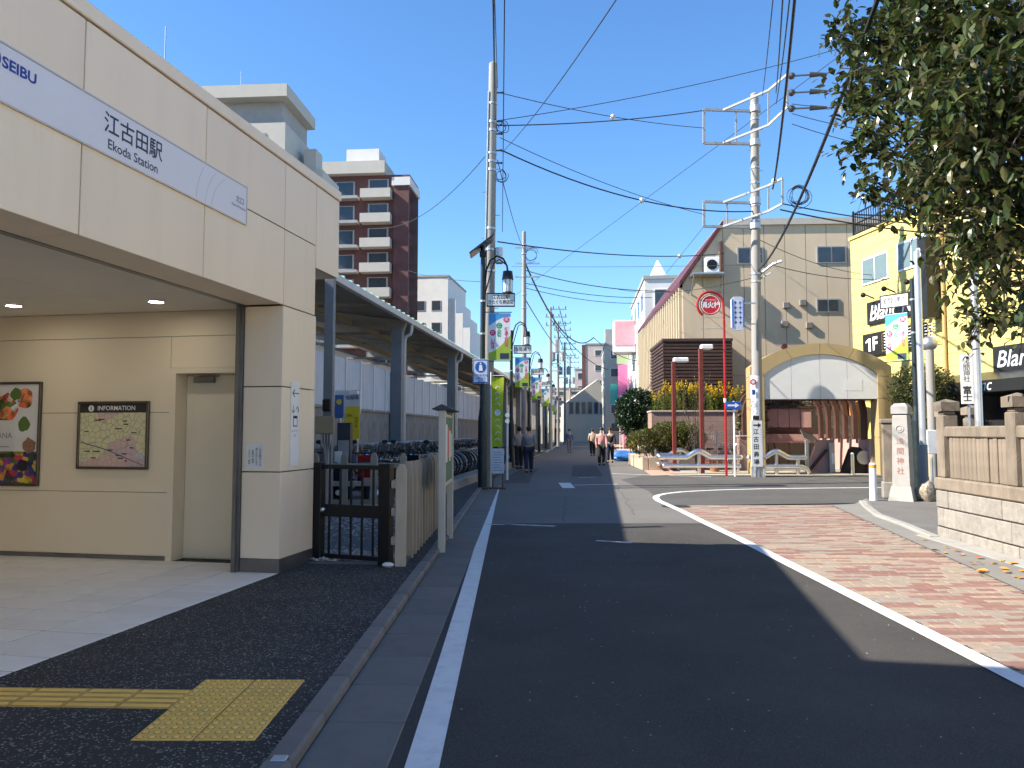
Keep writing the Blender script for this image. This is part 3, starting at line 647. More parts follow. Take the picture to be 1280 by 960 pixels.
# ================================================================ railway platform: wall, canopy
can_x = lambda Y: -3.61 + .1165*(Y-15.46)
CA = -math.atan(.1165); cs = 1/math.cos(CA)
rw = thing('platform_wall', 'long platform wall of white corrugated panels on a grey block base', 'wall', (can_x(10)-.45,10,0), CA)
WP = M('white_panel', (.62,.64,.68), .45, .04, 2, rnd=.04, dirt=.2, dirtc=(.42,.42,.42), dscale=1.2, metal=.0)
BLK = M('rough_block', (.24,.24,.245), .95, .2, 3, 1.0, 28, dirt=.4, dirtc=(.13,.13,.125), dscale=2, rnd=.05)
pmesh = MB(); nr = 9
poly = []
for i in range(nr):
    x = 1.0*i/nr; poly += [(0,x),(0,x+.06),(.025,x+.075),(.025,x+1.0/nr-.015)]
vs = [(p[0],p[1],2.12) for p in poly] + [(p[0],p[1],3.22) for p in poly]; n = len(poly)
pmesh.add(vs, [(i,i+1,n+i+1,n+i) for i in range(n-1)]); pmesh = pmesh.mesh('wall_panel', WP)
post = MB().bx(-.03,.06,1.0,1.08,2.1,3.25).mesh('panel_post', WP)
bm2 = MB().bev(-.1,.0,.004,1.076,.0,1.03,.01).mesh('wall_block', BLK); bm3 = MB().bev(-.1,.0,.004,1.076,1.036,2.06,.01).mesh('wall_block', BLK)
for i in range(46):
    for me in ((pmesh, post, bm2, bm3) if i < 34 else (pmesh, post, bm3)):
        o = bpy.data.objects.new(me.name.split('.')[0], me); col.objects.link(o); o.parent = rw; o.location = (0, 1.08*i, 0)
MB().bx(-.16,.04,0,50,2.06,2.115).build('coping', CONC, rw); MB().bx(-.3,-.11,0,50,0,2.05).build('backing', BLK, rw)
cp = thing('platform_canopy', 'long grey platform canopy with pale green roof edge above the bicycle park', 'canopy', (can_x(10),10,0), CA)
GALV = M('canopy_soffit', (.26,.25,.235), .7, .12, 2, dirt=.3, dirtc=(.08,.08,.075)); GUT = M('gutter_grey', (.58,.6,.6), .5, .06, 2)
GRN = M('pale_green_roof', (.4,.66,.58), .6, .1, 4, dirt=.3, dirtc=(.25,.35,.32), dscale=6)
LEN = 62
MB().prism([(-.9,4.78),(-.02,4.66),(-.02,4.72),(-.9,4.84)], 0, LEN, 'y').prism([(-6,5.5),(-.9,4.78),(-.9,4.84),(-6,5.56)], 0, LEN, 'y').build('roof_deck', GALV, cp)
MB().prism([(-6,5.57),(.02,4.735),(.02,4.79),(-6,5.62)], 0, LEN, 'y').build('roof_sheet', GRN, cp)
rib = MB().prism([(-6,5.62),(.03,4.785),(.03,4.825),(-6,5.66)], 0, .05, 'y').mesh('roof_rib', GRN)
for i in range(int(LEN/.5)):
    o = bpy.data.objects.new('roof_rib', rib); col.objects.link(o); o.parent = cp; o.location = (0,.5*i,0)
MB().prism([(-.01,4.58),(.12,4.58),(.13,4.72),(-.01,4.72)], 0, LEN, 'y').build('gutter', GUT, cp)
for i in range(9):
    y = (13.5-10 + 7.8*i)*cs
    MB().bev(-.42,-.11,y-.15,y+.15,0,4.45,.01).build('column', SLATE, cp)
    MB().prism([(-5,5.05),(-3.4,4.8),(-.12,4.3),(-.02,4.58),(-.02,4.64),(-6,5.46),(-6,5.2)], y-.1, y+.1, 'y').build('beam', GALV, cp)
    MB().tube([(.06,y+.28,4.6),(.06,y+.28,4.42),(.02,y+.28,4.3),(-.1,y+.28,4.24),(-.14,y+.28,4.1),(-.14,y+.28,0)], .05, 8).build('downpipe', GUT, cp, True)
    for k in range(2):
        y2 = y + 2.6*(k+1); MB().bx(-5.5,-.1,y2-.04,y2+.04,4.62,4.7).build('purlin', GALV, cp)
for x in (-1.6,-3.0): MB().bx(x-.06,x+.06,0,LEN,4.55,4.68).build('conduit_tray', TANB, cp)
# far platform canopy beyond the tracks
fc = thing('far_canopy', 'second platform canopy beyond the tracks seen through the gap under the near roof', 'canopy', (can_x(10)-9,10,0), CA)
MB().prism([(-3,4.0),(2.6,4.35),(2.6,4.45),(-3,4.1)], 0, 60, 'y').build('roof', M('far_roof', (.35,.37,.4), .6), fc)
MB().bx(2.5,2.62,0,60,4.25,4.5).build('fascia', TANB, fc)
for i in range(10): MB().bx(-.15,.15,6*i,6*i+.3,0,4.2).build('column', SLATE, fc)
for i in range(12): MB().bx(1.3,1.45,4+4.5*i,5.3+4.5*i,4.1,4.2).build('light_tube', M('tube_light', (.8,.8,.8), .4), fc)
MB().bx(-2.5,3,0,60,0,1.1).build('platform', CONC, fc)
tb = thing('trackside_house', 'grey two storey house beyond the platform seen under the canopy', 'building', (can_x(40)-13,46,0), CA)
HG = M('house_grey', (.42,.41,.39), .8, .06, 2); WG = M('window_dark', (.04,.05,.06), .15, .2, spec=.6)
MB().bx(-4,4,-6,10,0,6.2).build('wall', HG, tb); MB().prism([(-4.4,6.2),(4.4,6.2),(0,7.4)], -6.4, 10.4, 'y').build('roof', M('slate_roof', (.12,.13,.15), .6), tb)
for z in (1.2,3.9):
    for y in (-4,-1,2,5):
        MB().bx(4.0,4.04,y,y+1.4,z,z+1.3).build('window', WHITEP, tb); MB().bx(4.041,4.05,y+.08,y+1.32,z+.08,z+1.22).build('pane', WG, tb)
for z in (1.2,3.9):
    for x in (-2.6,.6): MB().bx(x,x+1.5,-6.04,-6,z,z+1.3).build('window', WHITEP, tb); MB().bx(x+.08,x+1.42,-6.05,-6.041,z+.08,z+1.22).build('pane', WG, tb)

# ================================================================ bicycles and scooters
RUB = M('rubber', (.02,.02,.02), .8, .1); CHROME = M('chrome', (.6,.6,.62), .2, .05, metal=1)
def bike(colr, nm, basket):
    t = thing('bicycle', 'x', 'bicycle')
    fm = M('bike_'+nm, colr, .35, .04, coat=.3)
    for x in (-.53,.53):
        wv = MB().tube([(x+.315*math.cos(a),0,.33+.315*math.sin(a)) for a in [i*2*math.pi/22 for i in range(22)]], .019, 6, True).build('wheel', RUB, t, True)
        MB().tube([(x+.29*math.cos(a),0,.33+.29*math.sin(a)) for a in [i*2*math.pi/22 for i in range(22)]], .01, 4, True).build('rim', CHROME, wv)
        sp = MB()
        for i in range(12): a = i*math.pi/6; sp.cyl((x,0,.33),(x+.29*math.cos(a),0,.33+.29*math.sin(a)),.0022,n=3,caps=False)
        sp.cyl((x,-.045,.33),(x,.045,.33),.025,n=8).build('spokes', CHROME, wv)
        MB().tube([(x+.35*math.cos(a),0,.33+.35*math.sin(a)) for a in [R(20)+i*R(15) for i in range(11)]], .016, 5).build('mudguard', CHROME if x > 0 else fm, t)
    MB().tube([(-.12,0,.3),(-.22,0,.72)], .016, 6).tube([(-.12,0,.3),(.02,0,.36),(.3,0,.58),(.38,0,.72)], .019, 6).tube([(.36,0,.88),(.42,0,.66)], .02, 6).tube([(-.12,0,.3),(-.53,.05,.33)], .011, 5).tube([(-.12,0,.3),(-.53,-.05,.33)], .011, 5).tube([(-.2,0,.66),(-.53,.05,.33)], .01, 5).tube([(-.2,0,.66),(-.53,-.05,.33)], .01, 5).tube([(.42,.05,.66),(.5,.055,.4),(.53,.05,.33)], .012, 5).tube([(.42,-.05,.66),(.5,-.055,.4),(.53,-.05,.33)], .012, 5).build('frame', fm, t, True)
    MB().tube([(.36,0,.86),(.33,0,1.0)], .013, 6).tube([(.14,.27,1.0),(.27,.26,1.02),(.34,.16,1.0),(.34,0,.99),(.34,-.16,1.0),(.27,-.26,1.02),(.14,-.27,1.0)], .012, 6).build('handlebar', CHROME, t, True)
    MB().prism([(-.36,.83),(-.36,.78),(-.1,.8),(-.06,.83),(-.1,.85),(-.3,.87)], -.075, .075, 'y').cyl((-.22,0,.7),(-.24,0,.8),.013,n=6).build('saddle', RUB, t)
    MB().bx(-.75,-.36,-.07,.07,.71,.725).cyl((-.7,.06,.71),(-.53,.06,.33),.006,n=4).cyl((-.7,-.06,.71),(-.53,-.06,.33),.006,n=4).build('carrier', CHROME, t)
    MB().cyl((-.12,-.05,.3),(-.12,.05,.3),.06,n=10).cyl((-.12,.06,.3),(-.02,.06,.16),.008,n=4).bx(-.06,.03,.06,.14,.14,.17).cyl((-.12,-.06,.3),(-.22,-.06,.44),.008,n=4).bx(-.27,-.17,-.14,-.06,.43,.46).build('crank', CHROME, t)
    if basket:
        bk = MB(); x0,x1,y,z0,z1 = .44,.74,.17,.68,.94
        for k in range(6): z = z0+(z1-z0)*k/5; e = .04*(k/5); bk.tube([(x0-e,-y-e,z),(x1+e,-y-e,z),(x1+e,y+e,z),(x0-e,y+e,z)], .005, 4, True)
        for k in range(6):
            f = k/5; yy = -y+2*y*f; xx = x0+(x1-x0)*f
            bk.cyl((x1,yy,z0),(x1+.04,yy*1.2,z1),.004,n=3).cyl((x0,yy,z0),(x0-.04,yy*1.2,z1),.004,n=3).cyl((xx,-y,z0),(xx,-y-.04,z1),.004,n=3).cyl((xx,y,z0),(xx,y+.04,z1),.004,n=3)
        bk.bx(x0,x1,-y,y,z0-.005,z0).build('basket', M('basket_wire', (.12,.12,.12), .4, metal=.6), t)
    return t
protos = [bike((.35,.37,.4),'silver',True), bike((.03,.03,.035),'black',True), bike((.05,.09,.2),'blue',True), bike((.25,.03,.03),'red',False), bike((.5,.48,.42),'cream',True)]
cn = ['silver','black','blue','dark red','cream']
ONES = 'first second third fourth fifth sixth seventh eighth ninth tenth eleventh twelfth thirteenth fourteenth fifteenth sixteenth seventeenth eighteenth nineteenth twentieth'.split()
def ordn(n): return ONES[n-1] if n <= 20 else ('thirtieth' if n == 30 else ('twenty-' if n < 30 else 'thirty-') + ONES[n%10-1])
rbk = random.Random(9); used = set()
spots = []
for i in range(34):
    Y = 15.2 + .52*i; spots.append((can_x(Y) + .55, Y, .28, R(180) + CA + rbk.uniform(-.25,.25)))
for i in range(7): Y = 30.0 + .75*i; spots.append((can_x(Y)+1.0+rbk.uniform(-.1,.1), Y, SWZ, R(180)+CA+R(-50)+rbk.uniform(-.2,.2)))
for i, (x, Y, z, rz) in enumerate(spots):
    k = i % 5 if i < 5 else rbk.choice((0,1,1,2,3,4,0,1))
    o = protos[k] if k not in used else copy_tree(protos[k]); used.add(k)
    o.location = (x, Y, z); o.rotation_euler = (rbk.uniform(-.08,.08), 0, rz)
    o['group'] = cn[k] + (' bicycles on the raised rack' if z > .1 else ' bicycles at the far end of the rack')
    o['label'] = (cn[k] + ' city bicycle, ' + ordn(i+1) + ' from the station end of the raised rack') if z > .1 else (cn[k] + ' city bicycle, ' + ordn(i-33) + ' of those standing beyond the notice board')
rk_ = thing('bicycle_rack', 'low raised concrete rack strip carrying the parked bicycles', 'rack', (can_x(14.6)-.3,14.6,0), CA)
MB().bev(0,1.9,0,18.3,0,.28,.02).build('rack_base', CONC, rk_)
def scooter(colr, nm, label, loc, rz):
    t = thing('motor_scooter', label, 'scooter', loc, rz); bm_ = M('scooter_'+nm, colr, .25, .05, coat=.6)
    for x in (-.6,.62):
        wv = MB().tube([(x+.19*math.cos(a),0,.24+.19*math.sin(a)) for a in [i*2*math.pi/18 for i in range(18)]], .05, 8, True).build('wheel', RUB, t, True)
        MB().cyl((x,-.04,.24),(x,.04,.24),.13,n=14).build('hub', CHROME, wv)
    MB().prism([(-.85,.62),(-.55,.42),(-.3,.35),(.28,.28),(.36,.35),(.3,.4),(-.1,.42),(-.15,.7),(-.5,.78),(-.9,.75)], -.15, .15, 'y').build('body', bm_, t)
    MB().prism([(.3,.3),(.42,.35),(.5,.75),(.42,1.0),(.34,.98),(.38,.7)], -.18, .18, 'y').build('leg_shield', bm_, t)
    MB().prism([(.42,.44),(.7,.5),(.82,.42),(.8,.48),(.66,.6),(.5,.58)], -.07, .07, 'y').build('front_fender', bm_, t)
    MB().prism([(-.9,.78),(-.15,.74),(-.1,.8),(-.4,.88),(-.88,.86)], -.13, .13, 'y').build('seat', RUB, t)
    MB().tube([(.3,.34,1.04),(.36,.2,1.02),(.4,0,1.02),(.36,-.2,1.02),(.3,-.34,1.04)], .018, 6).build('handlebar', RUB, t)
    MB().sphere((.46,0,.95),.1,.13,.09).build('headlamp', CHROME, t, True)
    for y in (-.25,.25): MB().cyl((.36,y,1.02),(.34,y*1.3,1.22),.006,n=4).sphere((.34,y*1.35,1.24),.015,.06,.04,8,6).build('mirror', RUB, t)
    MB().bx(-.92,-.9,-.08,.08,.5,.62).build('number_plate', M('plate_pink', (.7,.35,.35), .5), t)
    MB().cyl((-.3,-.2,.28),(-.85,-.2,.36),.05,n=10).build('exhaust', CHROME, t)
scooter((.35,.02,.025), 'red', 'red motor scooter parked behind the concrete fence near the gate', (-2.75,14.6,.12), R(100))
scooter((.015,.015,.02), 'black', 'black motor scooter parked beside the red one behind the fence', (-2.05,14.7,.12), R(80))
scooter((.02,.025,.04), 'navy', 'dark motor scooter nearest the station pillar behind the gate', (-3.35,14.5,.12), R(95))
struct('bike_park_ground', MB().add([(-4.4,13.4,SWZ+.07),(-1.3,13.4,SWZ+.07),(-1.1,15.2,SWZ+.004),(-4.2,15.2,SWZ+.004)], [(0,1,2,3)]), A_side)
# ================================================================ lamp posts with banners
SIGN_BG = M('plate_white', (.74,.74,.72), .45, .03); RED = M('sign_red', (.55,.02,.025), .4, .05); BLUE = M('sign_blue', (.02,.1,.42), .4, .05)
OPAL = M('lamp_opal', (.82,.82,.8), .3, .02); MAG = M('ink_magenta', (.65,.02,.12), .6, .03); GRI = M('ink_green', (.02,.3,.12), .6, .03)
SKYB = M('banner_blue', (.06,.3,.6), .65, .15, 2, dirt=.0); LIME = M('banner_green', (.32,.45,.04), .65, .1, 3); BWH = M('banner_white', (.75,.77,.75), .65, .04)
def banner(t, x0, x1, z0, z1, y, detail=True):
    w, h = x1-x0, z1-z0
    MB().bx(x0,x1,y-.006,y+.006,z0,z1).build('banner', BWH, t)
    yf = y-.0068
    n = 10
    top = [(x0+w*i/n, yf, z1-.01) for i in range(n+1)]; bot = [(x0+w*i/n, yf, z1-h*(.28-.2*math.sin(math.pi*.55*i/n))) for i in range(n+1)]
    MB().add(bot+top, [(i,i+1,n+2+i,n+1+i) for i in range(n)]).build('blue_print', SKYB, t)
    b2 = [(x0+w*i/n, yf, z0+.005) for i in range(n+1)]; t2 = [(x0+w*i/n, yf, z0+h*(.16+.38*(i/n)**1.6)) for i in range(n+1)]
    MB().add(b2+t2, [(i,i+1,n+2+i,n+1+i) for i in range(n)]).build('green_print', LIME, t)
    yc = yf-.0008
    for (cx, cz, m) in ((x1-w*.19,z1-h*.14,MAG),(x0+w*.48,z1-h*.27,GRI),(x0+w*.19,z1-h*.42,MAG)):
        MB().add([(cx+w*.14*math.cos(a), yc, cz+w*.14*math.sin(a)) for a in [i*2*math.pi/16 for i in range(16)]], [tuple(range(16))]).build('disc_print', m, t)
    s = w*.2
    for ch, cx, cz in (('笑',x1-w*.19,z1-h*.14),('こ',x0+w*.48,z1-h*.27),('だ',x0+w*.19,z1-h*.42)): text(ch, s, WHITE_INK, t, (cx,yc-.0008,cz))
    if detail:
        text(vert('顔あふれる'), s, MAG, t, (x1-w*.19,yc,z1-h*.52), ls=.87, bold=.004); text(vert('の街'), s, GRI, t, (x0+w*.48,yc,z1-h*.43), ls=.85, bold=.004)
        text(vert('い好き'), s, MAG, t, (x0+w*.19,yc,z1-h*.66), ls=.85, bold=.004)
        MB().bx(x1-w*.48,x1-w*.08,yc-.001,yc,z0+.04,z0+h*.15).build('dark_print', NAVY, t)
def lamp_post(label, loc, rz, plate, detail=True, solar=False, side=1, h=6.3, lantern=True):
    t = thing('street_lamp', label, 'street lamp', loc, rz, 'ornamental lamp posts along the street')
    pl = MB().cyl((0,0,0),(0,0,.06),.16,n=16).cyl((0,0,.06),(0,0,1.85),.125,.125,n=16).cyl((0,0,1.85),(0,0,2.25),.125,.075,n=16).cyl((0,0,2.25),(0,0,h),.075,.065,n=14)
    pl.build('pole', DARKGRN, t, True)
    for z in (1.1,2.3,4.2,5.1): MB().cyl((0,0,z),(0,0,z+.05),.128 if z < 1.85 else .082,n=14).build('band', STEEL if z > 4 else DARKGRN, t)
    s = side; ax = [(s*.05,0,5.6),(s*.1,0,6.0),(s*.2,0,6.25),(s*.38,0,6.38),(s*.56,0,6.3),(s*.66,0,6.1),(s*.68,0,5.95)]
    if lantern: MB().tube(ax, .028, 8).tube([(s*.05,0,5.3),(s*.3,0,6.2),(s*.45,0,6.28),(s*.62,0,6.15)], .02, 6).build('arm', BLACKP, t, True)
    if lantern: lp = MB().cyl((s*.68,0,5.72),(s*.68,0,5.95),.16,.13,n=14).build('lantern_cap', BLACKP, t)
    if lantern: MB().cyl((s*.68,0,5.38),(s*.68,0,5.72),.115,.125,n=14).build('lantern_glass', OPAL, t, True)
    cg = MB()
    for i in range(6): a = i*math.pi/3; cg.cyl((s*.68+.13*math.cos(a),.13*math.sin(a),5.34),(s*.68+.14*math.cos(a),.14*math.sin(a),5.72),.009,n=4)
    if lantern: cg.cyl((s*.68,0,5.33),(s*.68,0,5.37),.14,n=14).build('lantern_cage', BLACKP, t)
    x0, x1 = sorted((s*.12, s*.86))
    MB().bx(x0-.02,x1+.02,-.03,.03,4.97,5.0).bx(x0-.02,x1+.02,-.03,.03,5.32,5.35).bx(x0-.02,x0,-.03,.03,5.0,5.32).bx(x1,x1+.02,-.03,.03,5.0,5.32).build('plate_frame', BLACKP, t)
    MB().bx(x0,x1,-.02,.02,5.0,5.32).build('name_plate', SIGN_BG, t)
    for i, ln_ in enumerate(plate): text(ln_, .125 if len(plate) > 1 else .19, INK, t, ((x0+x1)/2,-.0215,5.16+(.07-.14*i if len(plate) > 1 else 0)), sx=min(1, .7/(len(ln_)*.125)), bold=.002)
    b0, b1 = sorted((s*.16, s*.76)); banner(t, b0, b1, 3.5, 4.8, 0, detail)
    for z in (3.48,4.82): MB().cyl((0,0,z),(s*.8,0,z),.012,n=6).build('banner_rod', BLACKP, t)
    if solar:
        sp = MB().bev(-.42,.42,-.3,.3,-.025,.025,.006); sp.xf(Matrix.Translation((-.02,0,h+.35)) @ Matrix.Rotation(R(-38),4,'Y')); sp.build('solar_panel', M('solar', (.015,.02,.035), .2, .2, 8), t)
        MB().cyl((0,0,h),(0,0,h+.35),.06,n=10).bev(-.09,.09,-.09,.09,h+.05,h+.2,.01).build('panel_mount', BLACKP, t)
    return t
lx, ly = G(603,612).x, G(603,612).y
lamp_post('nearest dark lamp post with solar panel, banner and blue footpath sign', (lx,ly,0), 0, ('江古田駅','きたぐち商店街'), True, True)
fs = thing('footpath_sign', 'square blue and white pedestrian sign fixed to the nearest lamp post', 'road sign', (lx,ly,0))
MB().bev(-.26,.16,-.15,-.135,2.86,3.52,.004).build('sign_plate', M('sign_pale', (.62,.68,.76), .4), fs)
MB().bx(-.25,.15,-.1515,-.1502,2.87,2.9).bx(-.25,.15,-.1515,-.1502,3.48,3.51).bx(-.25,-.23,-.1515,-.1502,2.9,3.48).bx(.13,.15,-.1515,-.1502,2.9,3.48).build('border', BLUE, fs)
MB().add([(-.05+.15*math.cos(a),-.152,3.3+.15*math.sin(a)) for a in [i*math.pi/12 for i in range(24)]], [tuple(range(24))]).build('disc', BLUE, fs)
MB().add([(-.05+.024*math.cos(a),-.1535,3.4+.024*math.sin(a)) for a in [i*math.pi/6 for i in range(12)]], [tuple(range(12))]).add([(-.1,-.1535,3.2),(-.07,-.1535,3.2),(-.02,-.1535,3.2),(.01,-.1535,3.2),(-.015,-.1535,3.36),(-.085,-.1535,3.36)], [(0,1,2,3,4,5)]).build('pedestrian_symbol', WHITE_INK, fs)
for i in range(3): text(('歩行者専用','自転車を','除く')[i], .075, BLUE, fs, (-.05,-.152,3.07-.08*i))
for z in (3.0,3.36): MB().bx(-.08,-.02,-.135,-.07,z,z+.04).build('bracket', STEEL, fs)
far_l = [(33.5,'second lamp post from the station on the left, its plate naming the street'),(46,'third lamp post from the station on the left with lantern and banner'),(58,'fourth lamp post from the station on the left, small with banner'),(71,'fifth lamp post from the station on the left, small and far'),(85,'sixth lamp post from the station on the left, far away'),(100,'farthest lamp post on the left of the street')]
for i, (Y, lb) in enumerate(far_l):
    lamp_post(lb, (-.75 + bx_(Y), Y, 0), 0, ('浅間通り',), i < 2, h=6.0)
# nobori flag, guide post, small sign stand beside the first lamp
nf = thing('nobori_flag', 'tall lime green upright flag with white lower notice beside the lamp post', 'flag', (lx+.22,ly+.25,0))
MB().cyl((0,0,0),(0,0,3.2),.016,n=8).cyl((-.01,0,3.1),(.36,0,3.1),.01,n=6).build('flag_pole', WHITEP, nf)
vs = []; nz = 14
for k in range(nz+1):
    z = 1.15+1.9*k/nz
    for j in range(5): x = .02+.34*j/4-.05*math.sin((3.05-z)*.9)*(j/4); vs.append((x, .02*math.sin(k*.9+j), z))
MB().add(vs, [(k*5+j,k*5+j+1,k*5+j+6,k*5+j+5) for k in range(nz) for j in range(4)]).build('flag_cloth', M('flag_lime', (.42,.52,.03), .8, .06), nf, True)
MB().add([(.18+.085*math.cos(a),-.03,2.08+.085*math.sin(a)) for a in [i*math.pi/9 for i in range(18)]], [tuple(range(18))]).build('flag_disc', WHITE_INK, nf); text('フ', .12, SEIB, nf, (.18,-.032,2.08))
for k, (z, a) in enumerate(((2.75,.3),(2.6,-.2),(2.45,.4),(2.3,-.3),(1.85,.2),(1.68,-.3),(1.5,.35),(1.33,-.1))): MB().tube([(.12,-.03,z-.05*a),(.18,-.03,z+.06),(.25,-.03,z+.08*a)], .012, 4).build('flag_stroke', WHITE_INK, nf)
MB().bx(.03,.36,-.01,.01,.42,1.1).build('lower_notice', M('paper_cool', (.58,.62,.68), .7), nf)
for k in range(8): MB().bx(.07,.32-.03*(k%3),-.0125,-.0105,.5+.07*k,.515+.07*k).build('text_line', MATS['grey_ink'], nf)
MB().bx(.04,.07,-.02,.02,0,.42).bx(.31,.34,-.02,.02,0,.42).bev(-.05,.4,-.15,.15,0,.05,.01).build('stand', M('stand_brown', (.1,.05,.03), .6), nf)
gp = G(634,600); gd = thing('guide_post', 'slim white guide post with round reflector at the road edge', 'post', (gp.x,gp.y,0))
MB().cyl((0,0,0),(0,0,2.3),.038,n=10).build('post_shaft', WHITEP, gd, True); rf = MB().cyl((0,-.05,2.1),(0,-.03,2.1),.075,n=16).cyl((0,-.05,1.9),(0,-.03,1.9),.075,n=16).build('reflector', CHROME, gd)

# ================================================================ utility poles
POLE = M('pole_concrete', (.29,.275,.255), .85, .08, 3, .2, 40, dirt=.25, dirtc=(.2,.19,.175), dscale=2, stretch=(1,1,.3))
INSU = M('insulator', (.05,.05,.055), .3); CBL = M('cable_black', (.02,.02,.022), .6)
def coil(parent, c, r, n=4, name='cable_coil'):
    rr = random.Random(int(r*1e4+c[2]*100)); mb = MB()
    for k in range(n):
        q = r*rr.uniform(.7,1.15); ox, oz = rr.uniform(-.05,.05), rr.uniform(-.05,.05); t0 = rr.random()*6
        mb.tube([(c[0]+ox+q*math.cos(t0+a), c[1]+.08*math.sin(2*a+k), c[2]+oz+q*math.sin(t0+a)) for a in [i*2*math.pi/14 for i in range(12)]], .011, 5)
    return mb.build(name, CBL, parent)
def upole(label, base, top, r0=.17, r1=.11, group='concrete utility poles'):
    t = thing('utility_pole', label, 'utility pole', base, 0, group); d = Vector(top)-Vector(base)
    MB().cyl((0,0,-.2),d,r0,r1,n=18).sphere(d,r1,r1,.05,12,6).build('shaft', POLE, t, True); return t, d
def band(t, d, f, r=.16, h=.06, m=None): c = d*f; MB().cyl(c,c+d.normalized()*h,r,n=16).build('band', m or STEEL, t)
U1 = P(608,605,21.6); U1.z = 0; T1 = P(616.5,80,21.6)
u1, d1 = upole('tall pale concrete utility pole rising behind the nearest lamp post', U1, T1, .17, .12)
for f in (.9,.855,.835,.78,.76,.74,.6,.55,.5): band(u1, d1, f, .12+.05*(1-f)+.012)
for f, s in ((.845,.2),(.73,.22)): coil(u1, d1*f + Vector((.28,0,0)), s*.75, 3)
for f in (.93,.86,.83,.79,.76): MB().cyl(d1*f+Vector((.1,0,0)), d1*f+Vector((.27,0,0)),.022,n=6).sphere(d1*f+Vector((.28,0,0)),.035,n=8,m=6).build('insulator', INSU, u1)
for k in range(10): f = .25+.055*k; s = 1 if k%2 else -1; MB().cyl(d1*f,d1*f+Vector((s*.26,0,0)),.01,n=5).build('step_bolt', STEEL, u1)
MB().bev(d1.x*.56+.14,d1.x*.56+.36,-.1,.1,d1.z*.52,d1.z*.52+.45,.02).build('junction_box', STEEL, u1); MB().cyl((-.16,-.1,.2),(d1.x*.95-.12,-.1,d1.z*.93),.022,n=6).build('conduit', STEEL, u1)
U2 = P(655,560,43); U2.z = 0
u2, d2 = upole('second concrete utility pole along the left side of the street', U2, P(655,290,43), .17, .11)
for f in (.94,.9,.8,.72,.66): band(u2, d2, f, .16)
coil(u2, d2*.9+Vector((.4,0,0)), .4, 5)
for f in (.93,.86,.8): MB().bx(-.5,.9,-.05,.05,d2.z*f-.04,d2.z*f+.04).build('crossarm', STEEL, u2)
for k, (px, ty, Y) in enumerate(((688,384,68),(697.5,402,84),(706,428,100),(712.5,446,120))):
    b = P(px,560,Y); b.z = 0
    t, d = upole(['third utility pole from the station, with crossarms and insulators','fourth utility pole from the station, with grey transformers','fifth utility pole from the station, thin and far','farthest utility pole down the left side of the street'][k], b, P(px,ty,Y), .18, .12)
    for f in (.985,.93,.87):
        MB().bx(-.4,1.5,-.05,.05,d.z*f-.05,d.z*f+.05).build('crossarm', STEEL, t)
        for x in (-.3,.3,.8,1.4): MB().cyl((x,0,d.z*f+.05),(x,0,d.z*f+.3),.05,.03,n=8).build('insulator', INSU, t)
    for s in ((-1,1) if k else (1,)):
        MB().cyl((s*.55,0,d.z*.68),(s*.55,0,d.z*.68+1.0),.3,n=14).cyl((s*.55,0,d.z*.68+1.0),(s*.55,0,d.z*.68+1.15),.1,n=8).build('transformer', M('transformer_grey', (.35,.36,.37), .5, .05), t, True)
    coil(t, (.5,0,d.z*.6), .35, 4)
    for f in (.6,.55): MB().bx(-.2,1.0,-.04,.04,d.z*f-.04,d.z*f+.04).build('crossarm', STEEL, t)
# right pole with projecting steel frames and wrapped advertisements
U3 = G(947,596); T3 = P(943,118,U3.y)
u3, d3 = upole('tall concrete utility pole with two projecting steel frames near the arch', U3, T3, .19, .14)
def zpx(py, px=945): return P(px,py,U3.y).z
FR = M('frame_steel', (.33,.35,.37), .5, .08, 4, metal=.3)
def frame(ztop, zbot, xl, xr, up):
    def pt(px, py, dy=0): q = P(px,py,U3.y); return Vector((q.x-U3.x, dy, q.z))
    return pt
pt = frame(0,0,0,0,0)
for (tl, bl, tr, br, mid, kt, kb) in (((880,137),(880,179),(944,139),(944,180),(920,138,178),(968,114),(968,153)),((880,252),(880,283),(944,254),(944,284),(909,254,283),(962,238),(962,268))):
    f1 = MB()
    for a, b in ((tl,tr),(bl,br),(tl,bl)): f1.tube([pt(*a),pt(*b)], .06, 4)
    f1.tube([pt(mid[0],mid[1]),pt(mid[0],mid[2])], .04, 4).build('cantilever_frame', FR, u3)
    f2 = MB()                                                    # nearer brace frame reaching forward right
    c1, c2 = pt(903,tl[1]+2,-.1), pt(903,bl[1]+1,-.1); e1, e2 = pt(950,tl[1]-10,-.9), pt(950,bl[1]-10,-.9); k1, k2 = pt(*kt,-1.3), pt(*kb,-1.3)
    f2.tube([c1,e1,k1],.05,4).tube([c2,e2,k2],.05,4).tube([k1,k2],.045,4).tube([e1,e2],.035,4).build('brace_frame', FR, u3)
    for z in (tl[1],bl[1]): c = pt(944,z); MB().cyl((c.x,0,c.z-.1),(c.x,0,c.z+.12),.2,n=14).build('band', STEEL, u3)
for (px, py) in ((973,116),(973,136),(973,155)):
    a = pt(px,py,-1.3); MB().sphere(a,.12,.12,.12,10,8).build('insulator', INSU, u3); b = a+Vector((.5,-.3,-.1)); MB().cyl(a,b,.03,n=6).cyl(b,b+Vector((.5,-.2,-.08)),.1,.05,n=8).build('cutout', INSU, u3)
coil(u3, pt(983,258,-1.2), .38, 9)
for f in (.97,.93,.8,.76,.7,.66,.52,.5): band(u3, d3, f, .145+.05*(1-f)+.012)
for k in range(12): f = .3+.055*k; s = 1 if k%2 else -1; MB().cyl(d3*f,d3*f+Vector((s*.28,0,0)),.011,n=5).build('step_bolt', STEEL, u3)
